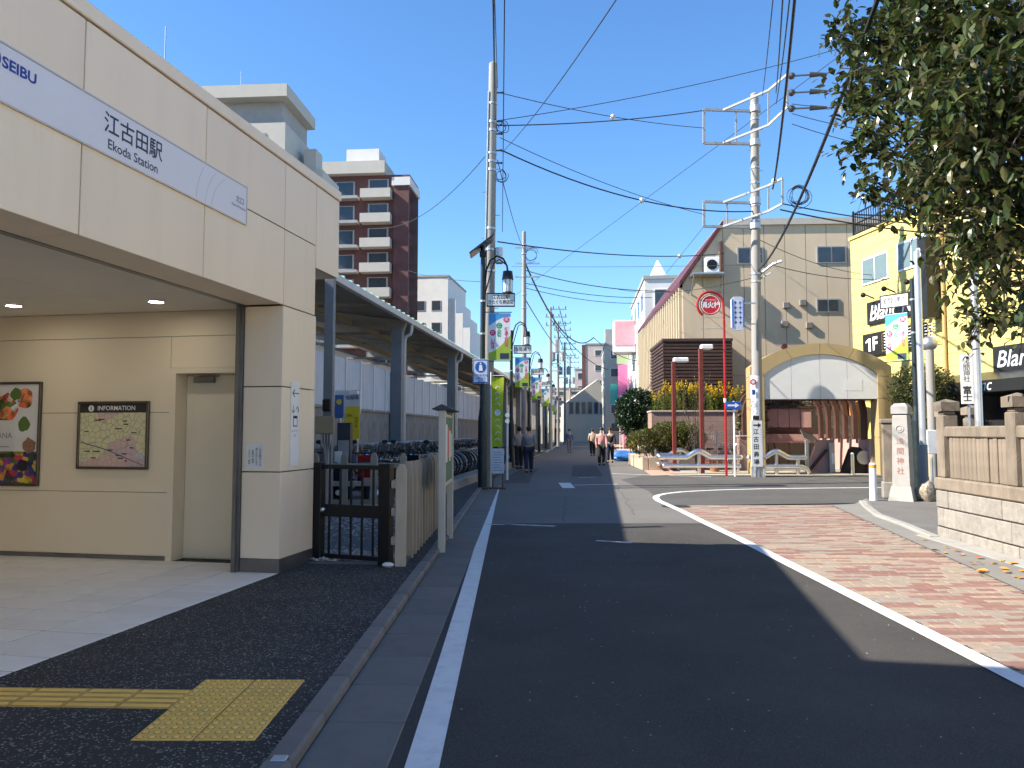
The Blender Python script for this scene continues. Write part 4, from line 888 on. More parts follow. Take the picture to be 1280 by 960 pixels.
br = MB(); br.tube([pt(947,345),pt(962,333,-.4),pt(970,331,-.6)],.05,5).tube([pt(947,350),pt(960,343,-.3)],.035,4).build('side_bracket', FR, u3)
def wrap(z0, z1, m, name, a0=-70, a1=70, r=.205):
    n = 12; vs = []
    for z in (z0,z1):
        for i in range(n+1): a = R(-90+a0+(a1-a0)*i/n); vs.append((r*math.cos(a), r*math.sin(a), z))
    return MB().add(vs, [(i,i+1,n+2+i,n+1+i) for i in range(n)]).build(name, m, u3, True)
z1, z2 = zpx(526), zpx(583)
def flat_ad(z0, z1, x0, x1, name, y=-.235): return MB().bev(x0,x1,y,y+.03,z0,z1,.004).build(name, WHITEP, u3)
flat_ad(z2, z1, -.27, .12, 'advert_board'); wrap(zpx(525), zpx(470), WHITEP, 'advert_sleeve', -75, 20, .21)
MB().add([(-.19,-.237,z1-.13),(-.03,-.237,z1-.13),(-.03,-.237,z1-.06),(.07,-.237,z1-.155),(-.03,-.237,z1-.25),(-.03,-.237,z1-.18),(-.19,-.237,z1-.18)], [tuple(range(7))][0:1]).build('arrow', INK, u3).data.flip_normals()
text(vert('江古田斎場'), .2, INK, u3, (-.1,-.2365,(z1+z2)/2-.12), ls=1.3, bold=.004); text(vert('えこださいじょう'), .06, INK, u3, (.075,-.2365,(z1+z2)/2+.35), ls=1.4)
zz = zpx(478); MB().cyl((-.16,-.235,zz),(-.16,-.225,zz),.11,n=16).build('red_mark', M('ink_pink', (.7,.06,.12), .5), u3); MB().cyl((-.16,-.24,zz),(-.16,-.2355,zz),.06,n=14).build('white_mark', WHITEP, u3)
MB().bx(-.21,-.1,-.235,-.225,zz-.45,zz-.27).build('blue_mark', BLUE, u3)
text(vert('歯科医院'), .2, INK, u3, (-.18,-.226,zz-.95), ls=.95); text(vert('江古田駅北口前'), .08, BLUE, u3, (-.05,-.226,zz-.85), ls=1.0)
MB().bx(-.2,.02,-.236,-.226,z1+.03,z1+.17).build('black_mark', INK, u3)
MB().cyl((0,0,.0),(0,0,.45),.21,n=16).build('foot_sleeve', STEEL, u3)
MB().bx(-.28,-.2,-.22,-.2,0,z2).bx(.12,.2,-.22,-.2,0,z2).build('advert_strap', M('strap', (.5,.52,.55), .5), u3)

# ================================================================ overhead cables
WIRES = []
def wire(label, a, b, r=.012, sag=.3, n=18, balls=()):
    pts = [a.lerp(b, i/n) - Vector((0,0,sag*4*(i/n)*(1-i/n))) for i in range(n+1)]
    o = MB().tube(pts, r, 5).build('overhead_cable', CBL, None); tag(o, label, 'cable', 'overhead cables'); WIRES.append(o)
    for f in balls:
        p = pts[int(f*n)]; MB().sphere(p,.09,.09,.09,8,6).build('spacer', M('spacer_grey', (.5,.5,.5), .5), o)
    return o
Y1, Y3 = 21.6, U3.y
wire('cable from the top of the tall left pole to the upper steel frame', P(625,116,Y1), P(880,160,Y3), .012, .15, balls=(.55,))
wire('twisted cable between the left pole and the upper corner of the steel frame', P(621,157,Y1), P(880,138,Y3), .018, .12)
wire('thin cable rising right from the left pole towards the tree', P(621,151,Y1), P(1120,40,Y1+2), .011, .25)
wire('thick sagging cable from the left pole to the lower steel frame', P(625,187,Y1), P(945,264,Y3), .022, .55, balls=(.5,))
wire('thin cable just above the thick sagging one, reaching the lower frame', P(625,172,Y1), P(880,268,Y3), .011, .2)
wire('long straight thin cable crossing the sky diagonally to the upper right', P(640,372,60), P(1060,62,24), .012, .0)
wire('thin cable climbing from the left pole over the road towards the viewer', P(628,190,Y1), P(790,-30,9), .009, .15)
wire('twisted cable running back from the left pole top over the station', P(619,150,Y1), P(616,-40,9), .016, .1)
wire('thin straight cable beside the left pole running overhead', P(628,290,Y1), P(631,-40,9), .009, .0)
wire('second thin cable beside the left pole running overhead', P(622,110,Y1), P(617,-40,10), .009, .0)
wire('twisted cable from the lamp post level across to the beige building', P(622,302,Y1), P(905,317,34), .02, .25, balls=(.75,))
wire('thin level cable behind the twisted one to the beige building', P(640,333,40), P(945,331,30), .01, .05)
wire('cable from the second pole sagging to the white building at right', P(657,338,43), P(850,364,40), .025, .35)
wire('upper cable of the pair below, from second pole to white building', P(657,354,43), P(815,372,48), .02, .25)
wire('lower cable of the pair from second pole to white building', P(657,360,43), P(800,379,52), .02, .25)
wire('thick black cable sagging from the second pole to the distant shops', P(657,330,43), P(742,422,70), .05, 2.0)
wire('continuation of the thick black cable to the shop fronts', P(742,422,70), P(800,452,62), .035, .4)
wire('cable falling steeply from the second pole behind the lanterns', P(657,375,43), P(712,450,100), .03, .5)
wire('cable from the third pole falling towards the shop fronts', P(689,400,68), P(760,462,90), .04, .8)
wire('second cable from the third pole down the street', P(689,388,68), P(713,447,120), .04, 1.0)
wire('third cable from the third pole down the street', P(700,388,68), P(722,449,120), .04, .9)
wire('thin cable from the nearest pole to the second pole', P(622,200,Y1), P(655,312,43), .014, .3)
wire('cable looping from the left pole away to the apartment block', P(606,196,Y1), P(480,285,30), .011, .5)
wire('low thin cable from the lamp post to the white-walled block', P(600,352,Y1), P(510,338,34), .009, .1)
wire('heavy cable bundle from the lower frame up over the road', P(966,236,Y3-1.3), P(996,-30,12), .03, .35, balls=(.12,))
wire('left one of the thin cables rising from the upper frame', P(953,120,Y3-1), P(969,-30,13), .012, .1)
wire('middle one of the cables rising from the upper frame', P(970,116,Y3-1.3), P(980,-30,13), .018, .15)
wire('right one of the cables rising from the upper frame', P(970,130,Y3-1.3), P(990,-30,13), .016, .2)
wire('very thick cable rising from mid pole over the tree to the upper right', P(948,338,Y3), P(1108,-30,8), .03, .5)
wire('upper cable from the frame insulators behind the tree', P(990,130,Y3-1.6), P(1230,128,22), .014, .2)
wire('middle cable from the frame insulators behind the tree', P(990,142,Y3-1.6), P(1230,178,22), .014, .2)
wire('lowest cable from the frame insulators behind the tree', P(990,155,Y3-1.6), P(1230,205,22), .014, .2)
wire('upper thick cable from the lower frame to the yellow building', P(975,254,Y3-1), P(1180,283,25), .022, .1)
wire('lower thick cable from the lower frame to the yellow building', P(975,262,Y3-1), P(1180,293,25), .026, .1)
wire('thin drooping cable across the front of the beige wall', P(950,300,Y3), P(1110,345,30), .012, .3)
wire('second thin cable across the front of the beige wall', P(968,332,Y3-.6), P(1120,348,29), .014, .2)
wire('low cable crossing before the hydrant sign to the far shops', P(950,345,Y3), P(770,361,48), .014, .4)
wire('faint cable rising left of the steel frame', P(880,283,Y3), P(830,345,34), .008, .0)
# ================================================================ shrine wall and stone fence
SA = math.atan2(wdir.y, wdir.x)
STONE = M('old_stone', (.2,.165,.128), .95, .22, 5, .8, 55, rnd=.1, dirt=.7, dirtc=(.1,.085,.065), dscale=4, stretch=(1,1,.5))
GRAN = M('granite_block', (.27,.25,.222), .9, .16, 9, 1.0, 34, rnd=.06, dirt=.35, dirtc=(.2,.185,.16), dscale=3, speck=.4, speckc=(.19,.18,.17), sscale=120, sthr=.6)
sh = thing('shrine_wall', 'weathered stone shrine fence with square capped posts on a pale block wall', 'wall', (w0.x,w0.y,0), SA)
MB().bx(.02,11.5,.03,.32,-.05,.69).build('wall_core', JOINT, sh)
rs = random.Random(4)
def rough_block(x0, x1, z0, z1, d=.011):
    nx, nz = 5, 4; vs = []
    for j in range(nz+1):
        for i in range(nx+1):
            e = 0 if i in (0,nx) or j in (0,nz) else rs.uniform(.25,1.0)
            vs.append((x0+(x1-x0)*i/nx, .03-d*.5*(e>0)-d*.7*e*(e>0), z0+(z1-z0)*j/nz))
    b = len(vs); vs += [(x0,.05,z0),(x1,.05,z0),(x1,.05,z1),(x0,.05,z1)]
    fs = [(j*(nx+1)+i, j*(nx+1)+i+1, (j+1)*(nx+1)+i+1, (j+1)*(nx+1)+i) for j in range(nz) for i in range(nx)]
    tr = nz*(nx+1); fs += [(b,b+1,nx,0),(b+2,b+3,tr,tr+nx),(b+3,b,0,tr),(b+1,b+2,tr+nx,nx)]
    return MB().add(vs, fs)
for ci, (z0, z1) in enumerate(((-.12,.155),(.172,.433),(.45,.69))):
    x = -.0 if ci != 1 else -.0
    first = .35 if ci % 2 == 0 else .2
    xs = [0, first]
    while xs[-1] < 5.2: xs.append(xs[-1]+.355)
    for a, b in zip(xs[:-1], xs[1:]): MB().bev(a+.004, b-.004, rs.uniform(.006,.018), .05, z0, z1, .01).build('wall_block', GRAN, sh)
    MB().bx(xs[-1]+.002, 11.5, .012, .05, z0, z1).build('wall_course', GRAN, sh)
    MB().bev(-.01, .0, .03, .34, z0, z1, .004).build('wall_block', GRAN, sh)
MB().bev(-.03,11.5,.0,.34,.70,.88,.02).build('base_rail', STONE, sh)
MB().bev(.1,11.5,.07,.25,1.47,1.63,.02).build('top_rail', STONE, sh)
pk = MB().bev(-.046,.046,.1,.2,.88,1.47,.012).mesh('picket', STONE)
x = .2
while x < 6.4:
    if all(abs(x-p) > .17 for p in (0.08,1.95,3.85,5.75)):
        o = bpy.data.objects.new('picket', pk); col.objects.link(o); o.parent = sh; o.location = (x+rs.uniform(-.008,.008), rs.uniform(-.008,.008), 0); o.rotation_euler.z = rs.uniform(-.04,.04)
    x += .108
def stone_post(parent, x, y, zb=.88):
    p = MB().bev(x-.11,x+.11,y-.11,y+.11,zb,1.8,.015).bev(x-.085,x+.085,y-.085,y+.085,1.8,1.855,.01).build('post', STONE, parent)
    c = .13; MB().add([(x-c,y-c,1.86),(x+c,y-c,1.86),(x+c,y+c,1.86),(x-c,y+c,1.86),(x-c,y-c,1.99),(x+c,y-c,1.99),(x+c,y+c,1.99),(x-c,y+c,1.99),(x,y,2.04)], [(3,2,1,0),(0,1,5,4),(1,2,6,5),(2,3,7,6),(3,0,4,7),(4,5,8),(5,6,8),(6,7,8),(7,4,8)]).build('post_cap', STONE, p)
for x in (.08,1.95,3.85,5.75): stone_post(sh, x, .16)
MB().prism([(-.25,0),(.0,0),(.0,.03),(-.22,.012)], -.15, 11.5, 'x').build('footing', CONC, sh)
for k, (px, Y) in enumerate(((1216,14.0),(1181,15.6))):
    q = P(px,560,Y); t = thing('stone_post', ['capped old stone post standing behind the shrine fence corner','capped old stone post left behind the shrine fence corner'][k], 'post', (q.x,q.y,0), SA); stone_post(t, 0, 0, 0)
# inscribed shrine pillar
q = G(1130,626); SP_ = M('white_granite', (.35,.335,.31), .8, .08, 8, .5, 90, speck=.4, speckc=(.3,.3,.3), sscale=140, sthr=.55)
sp = thing('shrine_pillar', 'pale granite pillar with carved red shrine name and square cap', 'pillar', (q.x,q.y,0), R(-42))
def frus(w0_, w1_, z0, z1): return MB().add([(-w0_,-w0_,z0),(w0_,-w0_,z0),(w0_,w0_,z0),(-w0_,w0_,z0),(-w1_,-w1_,z1),(w1_,-w1_,z1),(w1_,w1_,z1),(-w1_,w1_,z1)], [(3,2,1,0),(4,5,6,7),(0,1,5,4),(1,2,6,5),(2,3,7,6),(3,0,4,7)])
frus(.27,.2,0,.34).build('plinth', SP_, sp); frus(.185,.155,.342,1.9).build('shaft', SP_, sp); frus(.155,.13,1.902,1.96).build('neck', SP_, sp); frus(.175,.175,1.962,2.12).build('cap', SP_, sp); frus(.175,.11,2.122,2.2).build('cap_top', SP_, sp)
INSC = M('carved_red', (.3,.12,.09), .8)
text(vert('浅間神社'), .165, INSC, sp, (0,-.177,1.0), (1,0,0), (0,.018,1), ls=1.35)
MB().tube([(.08*math.cos(a),-.167,1.62+.08*math.sin(a)) for a in [i*math.pi/8 for i in range(16)]], .009, 4, True).cyl((0,-.172,1.62),(0,-.16,1.62),.04,n=10).build('crest', M('carved_grey', (.36,.35,.33), .9), sp)
q = P(1112,560,18.2); t = thing('stone_marker', 'weathered carved stone marker half hidden behind the shrine pillar', 'stone marker', (q.x,q.y,0), R(-20)); MB().bev(-.16,.16,-.12,.12,0,1.75,.02).build('slab', STONE, t); MB().bev(-.2,.2,-.15,.15,1.752,1.86,.02).build('cap', STONE, t); MB().bev(-.19,.25,-.2,.15,0,.38,.02).build('plinth', GRAN, t)
# bollard
q = G(1092,626); t = thing('bollard', 'white rubber bollard with orange band at the kerb corner', 'bollard', (q.x,q.y,0))
MB().cyl((0,0,0),(0,0,.74),.085,.075,n=18).build('shaft', WHITEP, t, True); MB().cyl((0,0,.742),(0,0,.81),.078,n=18).build('orange_band', M('orange_band', (.75,.28,.02), .5), t, True); MB().cyl((0,0,.812),(0,0,.85),.074,.06,n=18).build('cap', WHITEP, t, True)
# sack
def lumpy(c, rx, ry, rz, seed, amp=.12, n=18, m=12):
    mb = MB().sphere((0,0,0),1,1,1,n,m); rr = random.Random(seed); ph = [rr.uniform(0,6) for _ in range(6)]
    for i, v in enumerate(mb.v):
        x, y, z = v; k = 1 + amp*(math.sin(3*x+ph[0])*math.sin(4*y+ph[1]) + .5*math.sin(9*z+ph[2])*math.sin(7*x+ph[3])); mb.v[i] = (c[0]+x*k*rx, c[1]+y*k*ry, max(c[2]+z*k*rz, .004))
    return mb
q = G(1159,627); t = tag(lumpy((0,0,.19),.2,.2,.24,3,.2).build('sack', M('sack_plastic', (.24,.2,.15), .3, .5, 9, 1.0, 14, dirt=1.0, dirtc=(.14,.12,.07), dscale=12, speck=.6, speckc=(.4,.37,.33), sscale=26, sthr=.6), None, True), 'full translucent plastic sack slumped against the shrine pillar', 'sack'); t.location = (q.x,q.y,0)
# poles beyond the wall
def pipe(name, label, cat, px, Y, r, h, m, base=None):
    q = P(px,560,Y); t = thing(name, label, cat, (q.x,q.y,0)); MB().cyl((0,0,base or 0),(0,0,h),r,n=16).sphere((0,0,h),r,r,r*.6,12,6).build('shaft', m, t, True)
    if base: MB().cyl((0,0,0),(0,0,base),r*1.25,n=16).build('sleeve', M('sleeve_grey', (.2,.23,.26), .5), t, True)
    return t
ALU = M('aluminium', (.66,.67,.69), .35, .05, 3, metal=.7)
pipe('flag_pole', 'tall bright aluminium pole rising behind the shrine fence into the tree', 'pole', 1225, 12.6, .062, 9.2, ALU)
pipe('sign_pole', 'silver steel pole with grey sleeve beside the shrine pillar', 'pole', 1154, 18.4, .078, 5.9, ALU, 1.25)
t = pipe('vent_pipe', 'grey concrete post with round head behind the silver pole', 'pole', 1166, 22.5, .12, 4.0, POLE); MB().sphere((0,0,4.15),.24,.2,.22,12,8).build('head', STEEL, t, True)
t = pipe('meter_stand', 'small white cabinet behind the shrine fence corner', 'cabinet', 1164, 19.5, .03, .9, STEEL); MB().bev(-.14,.14,-.1,.1,1.0,1.6,.01).build('box', WHITEP, t)
q = P(1214,560,13.6); t = thing('shrine_board', 'white vertical board with black brush writing behind the shrine fence', 'sign', (q.x,q.y,0), R(-14))
za, zb_ = P(1214,443,13.6).z, P(1214,505,13.6).z
MB().bev(-.13,.13,-.02,.0,zb_,za,.003).build('board', M('board_white', (.72,.71,.68), .6), t); MB().cyl((0,.03,0),(0,.03,za),.025,n=8).build('post', STEEL, t)
text(vert('浅間神社'), .115, INK, t, (-.035,-.0215,za-.3), ls=.85); text(vert('富士'), .15, INK, t, (-.035,-.0215,zb_+.17), ls=.9, bold=.003); text(vert('江古田の富士塚について'), .045, INK, t, (.085,-.0215,(za+zb_)/2), ls=1.1)
MB().cyl((-.02,-.028,za-.06),(-.02,-.0205,za-.06),.025,n=10).build('crest', INK, t)
q = P(1147,560,20.6)
lamp_post('dark post with street name plate and banner behind the shrine pillar on the right', (q.x,q.y,0), R(-52), ('浅間通り',), True, False, -1, 5.7, False)

# ================================================================ arched bicycle park entrance
GOLD = M('gold_panel', (.37,.28,.14), .5, .05, 2, dirt=.12, dirtc=(.27,.205,.11)); PANW = M('arch_white', (.62,.62,.61), .4, .03, 2); BROWN = M('brown_steel', (.085,.042,.033), .5, .12, 4); PINK = M('pink_panel', (.5,.3,.26), .6, .08, 2, rnd=.06)
AY = 28.2; ac = P(1025,560,AY); s_ = AY/F_PX
ar = thing('arched_entrance', 'gold framed arched entrance with white panels to an underground bicycle park', 'entrance', (ac.x,AY,0), R(-4))
zz_ = lambda py: P(1025,py,AY).z
HO, HI = 85.5*s_*1.0, 68.5*s_; ZOA, ZOS, ZIA, ZIS, ZPB = zz_(430), zz_(459), zz_(443.5), zz_(468), zz_(499)
def arc(hw, zs, za, n, x0=None, x1=None):
    rise = za-zs; x0 = -hw if x0 is None else x0; x1 = hw if x1 is None else x1
    Rr = (hw*hw+rise*rise)/(2*rise); zc = za-Rr
    return [(x0+(x1-x0)*i/n, zc+math.sqrt(max(0,Rr*Rr-(x0+(x1-x0)*i/n)**2))) for i in range(n+1)]
for s in (-1,1):                                           # legs
    x0, x1 = sorted((s*HI, s*HO)); 
    MB().bev(x0,x1,-.25,.45,0,1.35,.01).build('leg_panel', GOLD, ar); MB().bev(x0,x1,-.25,.45,1.36,ZPB,.01).build('leg_panel', GOLD, ar); MB().bev(x0,x1,-.25,.45,ZPB+.008,ZIS-.1,.01).build('leg_panel', GOLD, ar)
def ring_seg(f0, f1):
    n = 14; o = arc(HO,ZOS,ZOA,n,-HO+2*HO*f0,-HO+2*HO*f1); i_ = arc(HI,ZIS,ZIA,n,-HI+2*HI*f0,-HI+2*HI*f1)
    return o, i_
for f0, f1 in ((.0,.25),(.253,.4985),(.5015,.747),(.75,1)):
    o, i_ = ring_seg(f0, f1)
    if f0 == 0: o = [(-HO,ZIS-.09)] + o; i_ = [(-HI,ZIS-.09)] + i_
    if f1 == 1: o = o + [(HO,ZIS-.09)]; i_ = i_ + [(HI,ZIS-.09)]
    n = len(o); mb = MB(); vs = [(p[0],-.25,p[1]) for p in o]+[(p[0],-.25,p[1]) for p in i_]+[(p[0],.45,p[1]) for p in o]+[(p[0],.45,p[1]) for p in i_]
    fs = []
    for k in range(n-1): fs += [(n+k,n+k+1,k+1,k),(2*n+k,2*n+k+1,3*n+k+1,3*n+k),(k,k+1,2*n+k+1,2*n+k),(3*n+k,3*n+k+1,n+k+1,n+k)]
    fs += [(0,2*n,3*n,n),(n-1,2*n-1,4*n-1,3*n-1)]
    mb.add(vs, fs).build('arch_panel', GOLD, ar)
xs = [-HI,(990-1025)*s_,0,(1058-1025)*s_,HI]
for a, b in zip(xs[:-1], xs[1:]):
    top = arc(HI,ZIS,ZIA,8,a+.006,b-.006); poly = [(a+.006,ZPB),(b-.006,ZPB)] + [(p[0],p[1]-.004) for p in top[::-1]]
    MB().prism(poly, -.195, -.1, 'y').build('white_panel', PANW, ar)
MB().bx(.86,1.5,-.2,-.1955,3.05,3.45).build('hatch', PANW, ar)
MB().bx(-HI,HI,.17,.3,ZPB-.05,ZPB+.1).build('lintel', BROWN, ar)
for k in range(6):                                          # barrel vault ribs
    y = .75+.98*k; pts = [(HI-.06,y,1.3)] + [((HI-.06)*math.cos(a), y, 2.3+1.55*math.sin(a)) for a in [i*math.pi/12 for i in range(13)]] + [(-HI+.06,y,1.3)]
    mb = MB(); vs = []
    for i, p in enumerate(pts):
        for dx, dy in ((1,-.13),(1,.13),(.92,.13),(.92,-.13)): vs.append((p[0]*dx, y+dy, p[2]*(1 if dx == 1 else .97)))
    fs = []
    for i in range(len(pts)-1):
        for j in range(4): fs.append((4*i+j,4*i+(j+1)%4,4*i+4+(j+1)%4,4*i+4+j))
    mb.add(vs, fs).build('vault_rib', BROWN, ar)
vs = []; n = 18
for y in (.5, 6.2):
    for i in range(n+1): a = R(14)+R(44)*i/n; vs.append(((HI+.02)*math.cos(a), y, 2.36+1.6*math.sin(a)))
MB().add(vs, [(i,i+1,n+2+i,n+1+i) for i in range(n)]).build('vault_roof', M('vault_brown', (.13,.07,.055), .5, .15, 3), ar)
for k in range(6): MB().bev(HI-.04,HI+.1,.46+.95*k,1.4+.95*k,-.02,1.3,.008).build('side_panel', PINK, ar)
MB().bx(HI,HI+.03,2.4,3.0,2.2,3.1).build('orange_glazing', M('orange_glazing', (.6,.22,.05), .3), ar)
# far end: braced beam and parapets
FY = 6.6
MB().bx(-2.6,2.4,FY,FY+.15,1.05,1.45).build('lower_beam', PINK, ar)
for i in range(9): MB().bev(-2.6+.5*i,-2.12+.5*i,FY+.35,FY+.45,1.75,2.62,.008).build('parapet_panel', PINK, ar)
MB().bx(-2.7,2.4,FY+.3,FY+.5,2.63,2.72).bx(-2.7,2.4,FY+.3,FY+.5,1.5,1.72).build('parapet_rail', BROWN, ar)
MB().tube([(-2.0,FY+.2,2.75),(-.95,FY+.2,1.6)],.06,4).tube([(.1,FY+.2,2.75),(-.95,FY+.2,1.6)],.06,4).tube([(-.95,FY+.2,3.6),(-.95,FY+.2,1.5)],.05,4).bev(-1.15,-.75,FY+.12,FY+.28,1.3,1.55,.01).build('brace', BROWN, ar)
MB().bx(-2.6,2.5,FY+1.2,FY+1.3,-.02,1.7).build('rear_wall', BROWN, ar)
# stair parapet, handrails, conveyor, post
MB().prism([(-.1,0),(.95,0),(.95,1.25),(.35,1.25)], 1.4, 1.55, 'y').build('stair_parapet', PINK, ar)
for k in range(3): MB().tube([(-.12+.06*k,1.3,.02),(.62+.05*k,1.3,.88)],.02,6).build('handrail', BROWN, ar)
MB().bev(.72,.92,1.15,1.35,0,1.15,.01).build('steel_post', STEEL, ar); MB().bx(.78,.9,1.12,1.145,.35,.75).build('notice', WHITEP, ar)
MB().prism([(1.05,0),(2.0,0),(2.0,.35),(1.92,.75),(1.72,.98),(1.5,1.0),(1.38,.9)], .8, 1.1, 'y').build('conveyor_end', BLACKP, ar); MB().cyl((1.82,.7,.6),(1.82,.85,.6),.26,n=18).build('conveyor_wheel', STEEL, ar)
struct('entrance_paving', MB().add([(5.2,27.6,.012),(12,27.2,.012),(22,26.9,.012),(22,60,.012),(10,60,.012)], [tuple(range(5))]), M('paving_beige', (.36,.32,.26), .9, .12, 2, .3, 60, dirt=.3, dirtc=(.22,.2,.16)))
struct('far_pavement', MB().add([(4.9,27.2,.016),(5.9,27.6,.016),(10.9,60,.016),(13.6,95,.016),(12.4,95,.016),(8.3,60,.016)], [tuple(range(6))]), M('paving_pink', (.42,.27,.2), .9, .12, 1.5, .3, 60))
q = G(1066,594); t = thing('steel_bollard', 'short stainless bollard before the black conveyor', 'bollard', (q.x,q.y,0)); MB().cyl((0,0,0),(0,0,.78),.06,n=16).sphere((0,0,.78),.06,.06,.04,12,6).build('shaft', STAINLESS, t, True); MB().cyl((0,0,0),(0,0,.03),.1,n=16).build('flange', STEEL, t)
q = G(1009,593); t = thing('lectern_sign', 'grey steel stand with tilted information plate before the arch', 'sign', (q.x,q.y,0)); MB().bev(-.06,.06,-.04,.04,0,1.25,.01).build('stand', STEEL, t)
mb = MB().bev(-.28,.28,-.22,.22,-.015,.015,.005); mb.xf(Matrix.Translation((.06,-.02,1.4)) @ Matrix.Rotation(R(40),4,'X') @ Matrix.Rotation(R(25),4,'Y')); mb.build('plate', STL_DK, t)
# stainless guard rails
def guard(label, base, rz, L_, hump, end_curl):
    t = thing('guard_rail', label, 'guard rail', base, rz, 'stainless tube guard rails')
    top = []
    for i in range(49):
        x = L_*i/48; u_ = abs(x-hump)/.52; top.append((x,0,.62+(.11*(1+math.cos(math.pi*u_)) if u_ < 1 else 0)))
    MB().tube(top, .1, 12).sphere((0,0,.62),.1).sphere((L_,0,.62),.1).build('top_tube', STAINLESS, t, True)
    low = [(.15,0,.3)] + [(L_*i/8,0,.3) for i in range(1,8)] + ([(L_-.1,0,.29),(L_+.08,0,.2),(L_+.15,0,.05)] if end_curl else [(L_,0,.3)])
    MB().tube(low, .085, 12).sphere((.15,0,.3),.085).build('low_tube', STAINLESS, t, True)
    for x in ((hump,L_-.25) if L_ > 1.6 else (L_/2,)): MB().cyl((x,.0,0),(x,.0,.62 if x != hump else .8),.07,n=14).build('post', STAINLESS, t, True)
    return t
g = G(824,592); guard('stainless tube guard rail with arched hump left of the red pole', (g.x,28.6,0), R(-2), 2.95, 1.42, False)
g = G(936,593); guard('stainless tube guard rail with arched hump right of the utility pole', (g.x,28.2,0), R(-2), 2.0, .98, True)
for k, (x, Y) in enumerate(((5.75,30.2),(6.1,33.2),(6.5,36.6))): guard(['nearest of the stainless rails receding along the far pavement','middle of the stainless rails receding along the far pavement','farthest of the stainless rails receding along the far pavement'][k], (x,Y,0), R(84), 2.7, 1.35, False)
guard('stainless rail lying crosswise before the clipped hedge', (6.0,31.2,0), R(3), 1.6, .8, True)
# red park lamps, hydrant sign, one-way sign
REDP = M('red_paint', (.36,.012,.016), .4, .06, 3); REDB = M('red_brown_paint', (.16,.032,.024), .55, .12, 3)
def park_lamp(label, px, Y, ty, hx):
    q = P(px,560,Y); h = P(px,ty,Y).z; t = thing('park_lamp', label, 'lamp', (q.x,q.y,0)); MB().bev(-.075,.075,-.075,.075,0,h,.01).build('post', REDB, t); MB().bev(.0,hx,-.13,.13,h-.02,h+.16,.03).build('head', WHITEP, t); MB().bx(.12,hx-.1,-.11,.11,h-.035,h-.021).build('diffuser', OPAL, t)
park_lamp('shorter red-brown park lamp with white box head above the hedge', 843, 31, 452, .6); park_lamp('taller red-brown park lamp beside the hydrant sign', 877.5, 28.9, 436, .45)
q = G(908,595); hy = thing('hydrant_sign', 'red pole curling round a red disc hydrant sign', 'hydrant sign', (q.x,q.y,0))
hp = lambda px, py: (lambda w: Vector((w.x-q.x, 0, w.z)))(P(px,py,q.y))
c = hp(888,381); rr_ = 16.5*q.y/F_PX
pts = [(0,0,0),(0,0,c.z-.2)] + [c + Vector((rr_*math.cos(a),0,rr_*math.sin(a))) for a in [R(-5)+i*R(14) for i in range(18)]]
pts[1] = (hp(905,400).x,0,hp(905,400).z); MB().tube(pts, .045, 8).build('pole', REDP, hy, True)
MB().cyl((c.x,-.02,c.z),(c.x,.02,c.z),.37,n=28).build('disc', RED, hy, True)
MB().tube([(c.x+.33*math.cos(a),-.022,c.z+.33*math.sin(a)) for a in [i*math.pi/12 for i in range(24)]], .012, 4, True).build('disc_ring', WHITE_INK, hy)
text('消火栓', .24, WHITE_INK, hy, (c.x,-.0225,c.z-.02), bold=.008, sx=.95); text('FIRE HYDRANT', .06, WHITE_INK, hy, (c.x,-.0225,c.z+.17))
f0, f1 = hp(876,397), hp(905,411); MB().tube([(f0.x,0,f0.z),(f1.x,0,f0.z),(f1.x,0,f1.z),(f0.x,0,f1.z)], .012, 4, True).build('lower_frame', STEEL, hy)
MB().cyl((0,0,hp(908,503).z),(0,0,hp(908,498).z),.05,n=10).build('white_band', WHITEP, hy)
q2 = G(919,595.5); ow = thing('one_way_sign', 'small blue sign with white right arrow on a white post', 'road sign', (q2.x,q2.y,0))
zt = P(917,502,q2.y).z; MB().cyl((0,0,0),(0,0,zt+.02),.035,n=12).build('post', WHITEP, ow, True); MB().bev(-.3,.22,-.06,-.045,zt-.27,zt,.006).build('plate', BLUE, ow)
MB().add([(-.24,-.062,zt-.165),(.02,-.062,zt-.165),(.02,-.062,zt-.225),(.17,-.062,zt-.135),(.02,-.062,zt-.045),(.02,-.062,zt-.105),(-.24,-.062,zt-.105)], [tuple(range(7))]).build('arrow', WHITE_INK, ow)
q = P(925,560,26.4); vs_ = thing('clinic_sign', 'white vertical signboard with blue border hanging left of the utility pole', 'sign', (q.x,q.y,0))
a, b = P(917,371,26.4), P(934,413,26.4); w_ = (b.x-a.x)/2; MB().prism([(-w_,b.z+.1),(-w_+.1,b.z),(w_-.1,b.z),(w_,b.z+.1),(w_,a.z-.1),(w_-.1,a.z),(-w_+.1,a.z),(-w_,a.z-.1)], -.05, .05, 'y').build('board', M('board_cool', (.55,.58,.68), .5), vs_)
for z in (a.z-.25,b.z+.2): MB().bx(w_,w_+.42,-.02,.02,z,z+.05).build('bracket', STEEL, vs_)
MB().tube([(-w_+.04,-.052,b.z+.1),(-w_+.04,-.052,a.z-.1)],.018,4).tube([(w_-.04,-.052,b.z+.1),(w_-.04,-.052,a.z-.1)],.018,4).build('border', BLUE, vs_)
rr0 = random.Random(8)
for cx in (-.08,.08):
    for k in range(5): z = a.z-.22-.17*k; MB().bx(cx-.05,cx+.05,-.0525,-.0505,z-.012,z+.012).bx(cx-.012,cx+.012,-.0525,-.0505,z-.06,z+.06).build('character_stroke', MATS['blue_ink'], vs_)

